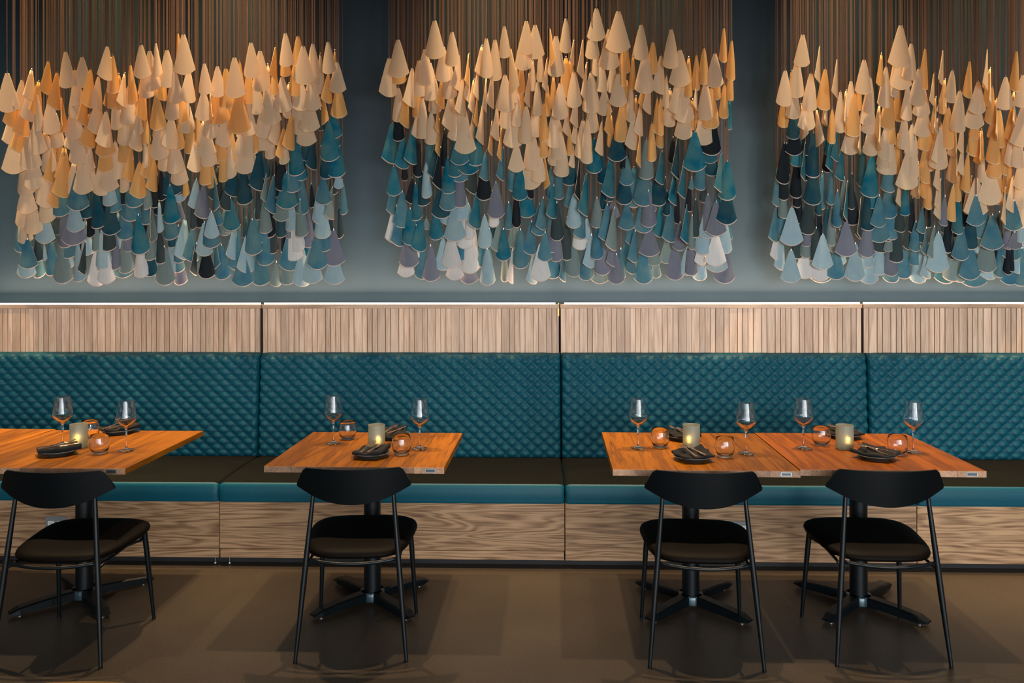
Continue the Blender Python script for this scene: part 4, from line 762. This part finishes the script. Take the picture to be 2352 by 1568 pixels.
def petal_geo(Hh, w, s, base_full, rnd):
    """curled sector of felt hung by its point; returns verts, faces, material index, extents"""
    nu, nv = 10, 7; th = .0036
    r = min(w / Hh, .60); b = .30 * Hh
    skew = abs(s) >= 2
    if r > .46: b = max(b, r * Hh / 2 / .94)
    if not skew:
        tgt = w / 2 / b
        A = 1.45
        lo, hi = .3, 1.5
        for _ in range(20):
            md = (lo + hi) / 2
            if math.sin(md) / md > tgt: lo = md
            else: hi = md
        A = lo; phi = rnd.uniform(-.25, .25) * (1.2 - min(1, tgt))
    else:
        A = 1.0; R0 = b / A; best = None
        for k in range(60):
            ph = PI / 2 * k / 59 * 1.05
            ex = [R0 * (math.sin(a) * math.cos(ph) + (1 - math.cos(a)) * math.sin(ph)) for a in (-A, -A / 2, 0, A / 2, A)]
            e = abs((max(ex) - min(ex)) - w)
            if best is None or e < best[0]: best = (e, ph)
        phi = best[1] * (1 if s < 0 else -1)
        # s>0: flares to the left of its tip
    R0 = b / A; c_, s_ = math.cos(phi), math.sin(phi)
    V = []
    vs = [j / (nv - 1) * .977 for j in range(nv)] + [1.0]
    for side in (0, 1):
        for j in range(nv + 1):
            v = vs[j]; hw = .15 + .85 * v ** .86
            for i in range(nu + 1):
                u = i / nu * 2 - 1; a = A * u * (.55 + .45 * v)
                R1 = R0 * hw / (.55 + .45 * v); x = R1 * math.sin(a); y = R1 * (1 - math.cos(a)) * .8
                if side: x -= th * math.sin(a); y += th * math.cos(a)
                z = -(Hh * v * (1 - .16 * u * u * v))
                V.append((x * c_ + (y if skew else y) * s_, -x * s_ * 1.0 + y * c_, z))
    n = (nu + 1) * (nv + 1); Fc = []; mi = []
    for j in range(nv):
        for i in range(nu):
            a = j * (nu + 1) + i
            Fc.append((a + nu + 1, a + nu + 2, a + 1, a)); Fc.append((n + a, n + a + 1, n + a + nu + 2, n + a + nu + 1)); mi += [1, 1] if j == nv - 1 else [0, 0]
    ring = [i for i in range(nu + 1)] + [k * (nu + 1) + nu for k in range(1, nv + 1)] + [nv * (nu + 1) + i for i in range(nu - 1, -1, -1)] + [k * (nu + 1) for k in range(nv - 1, 0, -1)]
    for j in range(len(ring)):
        a, b2 = ring[j], ring[(j + 1) % len(ring)]; Fc.append((a, b2, n + b2, n + a)); mi.append(1)
    # small ferrule at the tip
    k0 = len(V); rr = .0032
    for z in (.010, -.002):
        for q_ in range(6): V.append((rr * math.cos(q_ * PI / 3), rr * math.sin(q_ * PI / 3) + .001, z))
    for q_ in range(6): Fc.append((k0 + q_, k0 + 6 + q_, k0 + 6 + (q_ + 1) % 6, k0 + (q_ + 1) % 6)); mi.append(2)
    Fc.append(tuple(k0 + q_ for q_ in range(6))); mi.append(2)
    return V, Fc, mi
cones = []
for rec in DATA.replace('\n', '').split(';'):
    x, yt, yb, w_, s, c, d = rec.split(','); cones.append([int(x), int(yt), int(yb), int(w_), int(s), c, int(d)])
rnd = random.Random(3)
NM = {'c': 'cream', 'y': 'glow-tinted cream', 'n': 'near-black navy', 'd': 'dark teal', 't': 'bright teal', 's': 'steel blue', 'g': 'pale grey-blue', 'p': 'off-white', 'u': 'slate purple', 'k': 'dark greenish grey', 'm': 'sage grey'}
def score(r): return (3 - r[6]) * 40 + r[3]
fam = {'cream': [], 'blue': []}
for r in cones: fam['cream' if r[5] in 'cy' else 'blue'].append(r)
cordm = {}
for nme, offs in (('one', [0]), ('two', [-.0035, .0035])):
    q = MB()
    for o_ in offs: q.tube([(o_, 0, 0), (o_, 0, 1)], .0017, 5, 0, False, False)
    cordm[nme] = q.me('cord', 'cord')
U_ = ['', 'first', 'second', 'third', 'fourth', 'fifth', 'sixth', 'seventh', 'eighth', 'ninth', 'tenth', 'eleventh', 'twelfth', 'thirteenth', 'fourteenth', 'fifteenth', 'sixteenth', 'seventeenth', 'eighteenth', 'nineteenth']
def ordw(n): return U_[n] if n < 20 else ('twentieth' if n == 20 else 'twenty-' + U_[n - 20])
def panel(px): return 'left' if px < 830 else ('middle' if px < 1710 else 'right')
LAB = {}
for fk, lst in fam.items():
    lst.sort(key=score, reverse=True)
    for pn in ('left', 'middle', 'right'):
        sub = sorted([r for r in lst[:300] if panel(r[0]) == pn], key=lambda r: r[2]); nt_ = max(1, round(len(sub) / 13))
        for ti in range(nt_):
            row = sorted(sub[len(sub) * ti // nt_: len(sub) * (ti + 1) // nt_], key=lambda r: r[0])
            for k, r in enumerate(row): LAB[id(r)] = (ordw(ti + 1), ordw(k + 1))
for fk, lst in fam.items():
    rest = MB(); restmats = sorted({'f' + r[5] for r in lst}) + ['edge_cream' if fk == 'cream' else 'edge_blue', 'bead', 'cord']
    for idx, (px, yt, yb, w_, s, c, d) in enumerate(lst):
        Y = 4.75 + .32 * yt / 560 + .024 * d + rnd.uniform(-.006, .006)
        P = at(px, yt, Y); Bm = at(px, yb, Y); Hh = (P.z - Bm.z) * 1.0; ww = w_ / F * Y * (1.10 if abs(s) < 2 else 1.05)
        pc = px / 2352 * 100; pr = yb / 1568 * 100
        V, Fc, mi = petal_geo(Hh, ww, s, 0, rnd)
        xs_ = [v[0] for v in V[:-12]]; fx = ww / max(1e-4, (max(xs_) - min(xs_))); fx = min(1.5, max(.6, fx))
        V = [(v[0] * fx, v[1], v[2]) for v in V[:-12]] + V[-12:]
        edge = 'edge_cream' if fk == 'cream' else 'edge_blue'
        if idx < 300:
            me = mesh('fabric_cone', V, Fc, ['f' + c, edge, 'bead'], True, mi)
            try: me.set_sharp_from_angle(angle=math.radians(60))
            except Exception: pass
            o = link('cream_felt_cone' if fk == 'cream' else 'blue_denim_cone', me, None, P)
            pan = 'left' if px < 830 else ('middle' if px < 1710 else 'right')
            shp = 'broad' if w_ > 33 else ('turned' if w_ > 21 else 'narrow')
            tr, kk = LAB[id(lst[idx])]
            tag(o, '%s %s cone, %s from left in %s %s tier of %s hanging' % (shp, NM[c], kk, tr, fk, pan), 'hanging cone', '%s cones of the %s hanging' % (fk, pan))
            cd = link('cord', cordm['two' if idx % 3 else 'one'], o, (0, .001, .008)); cd.scale = (1, 1, ZC - P.z - .008)
        else:
            mm_ = [restmats.index('f' + c), restmats.index(edge), restmats.index('bead')]
            n0 = len(rest.v); rest.v += [(v[0] + P.x, v[1] + P.y, v[2] + P.z) for v in V]
            rest.f += [tuple(i + n0 for i in f_) for f_ in Fc]; rest.m += [mm_[i] for i in mi]
            rest.tube([(P.x, P.y, P.z), (P.x, P.y, ZC)], .0017, 5, restmats.index('cord'), False, False)
    o = link('%s_cones' % fk, rest.me('%s_cones' % fk, restmats, True)); tag(o, 'deeper half-hidden %s fabric cones hanging behind the front ones' % fk, 'hanging cones', None, 'stuff')
# ceiling boards that carry the cords
for i, (a, b_) in enumerate(((-2, 795), (893, 1688), (1785, 2400))):
    xa = at(a, 100, 5.0).x; xb = at(b_, 100, 5.0).x
    o = boxobj('suspension_board', (xa - .05, 4.8, ZC), (xb + .05, 5.18, 4.999), 'ceiling'); tag(o, 'dark ceiling board carrying the cords of the %s hanging' % ('left', 'middle', 'right')[i], 'board', 'ceiling boards')
# track heads
for lx, wh in ((-3.55, 'beyond the left table'), (-1.8, 'over the far-left table'), (-0.1, 'between the middle tables'), (1.6, 'over the rightmost table'), (3.3, 'beyond the right edge of the photo')):
    q = MB(); q.lathe([(0, .12), (.045, .12), (.045, 0), (.04, 0), (.04, .06), (0, .06)], 20); q.tube([(0, 0, .12), (0, 0, .14)], .01, 8)
    o = link('spotlight', autosmooth(q.me('spotlight', 'black_metal')), None, (lx, 4.52, 4.86)); tag(o, 'black ceiling spotlight %s' % wh, 'spotlight', 'ceiling spotlights')
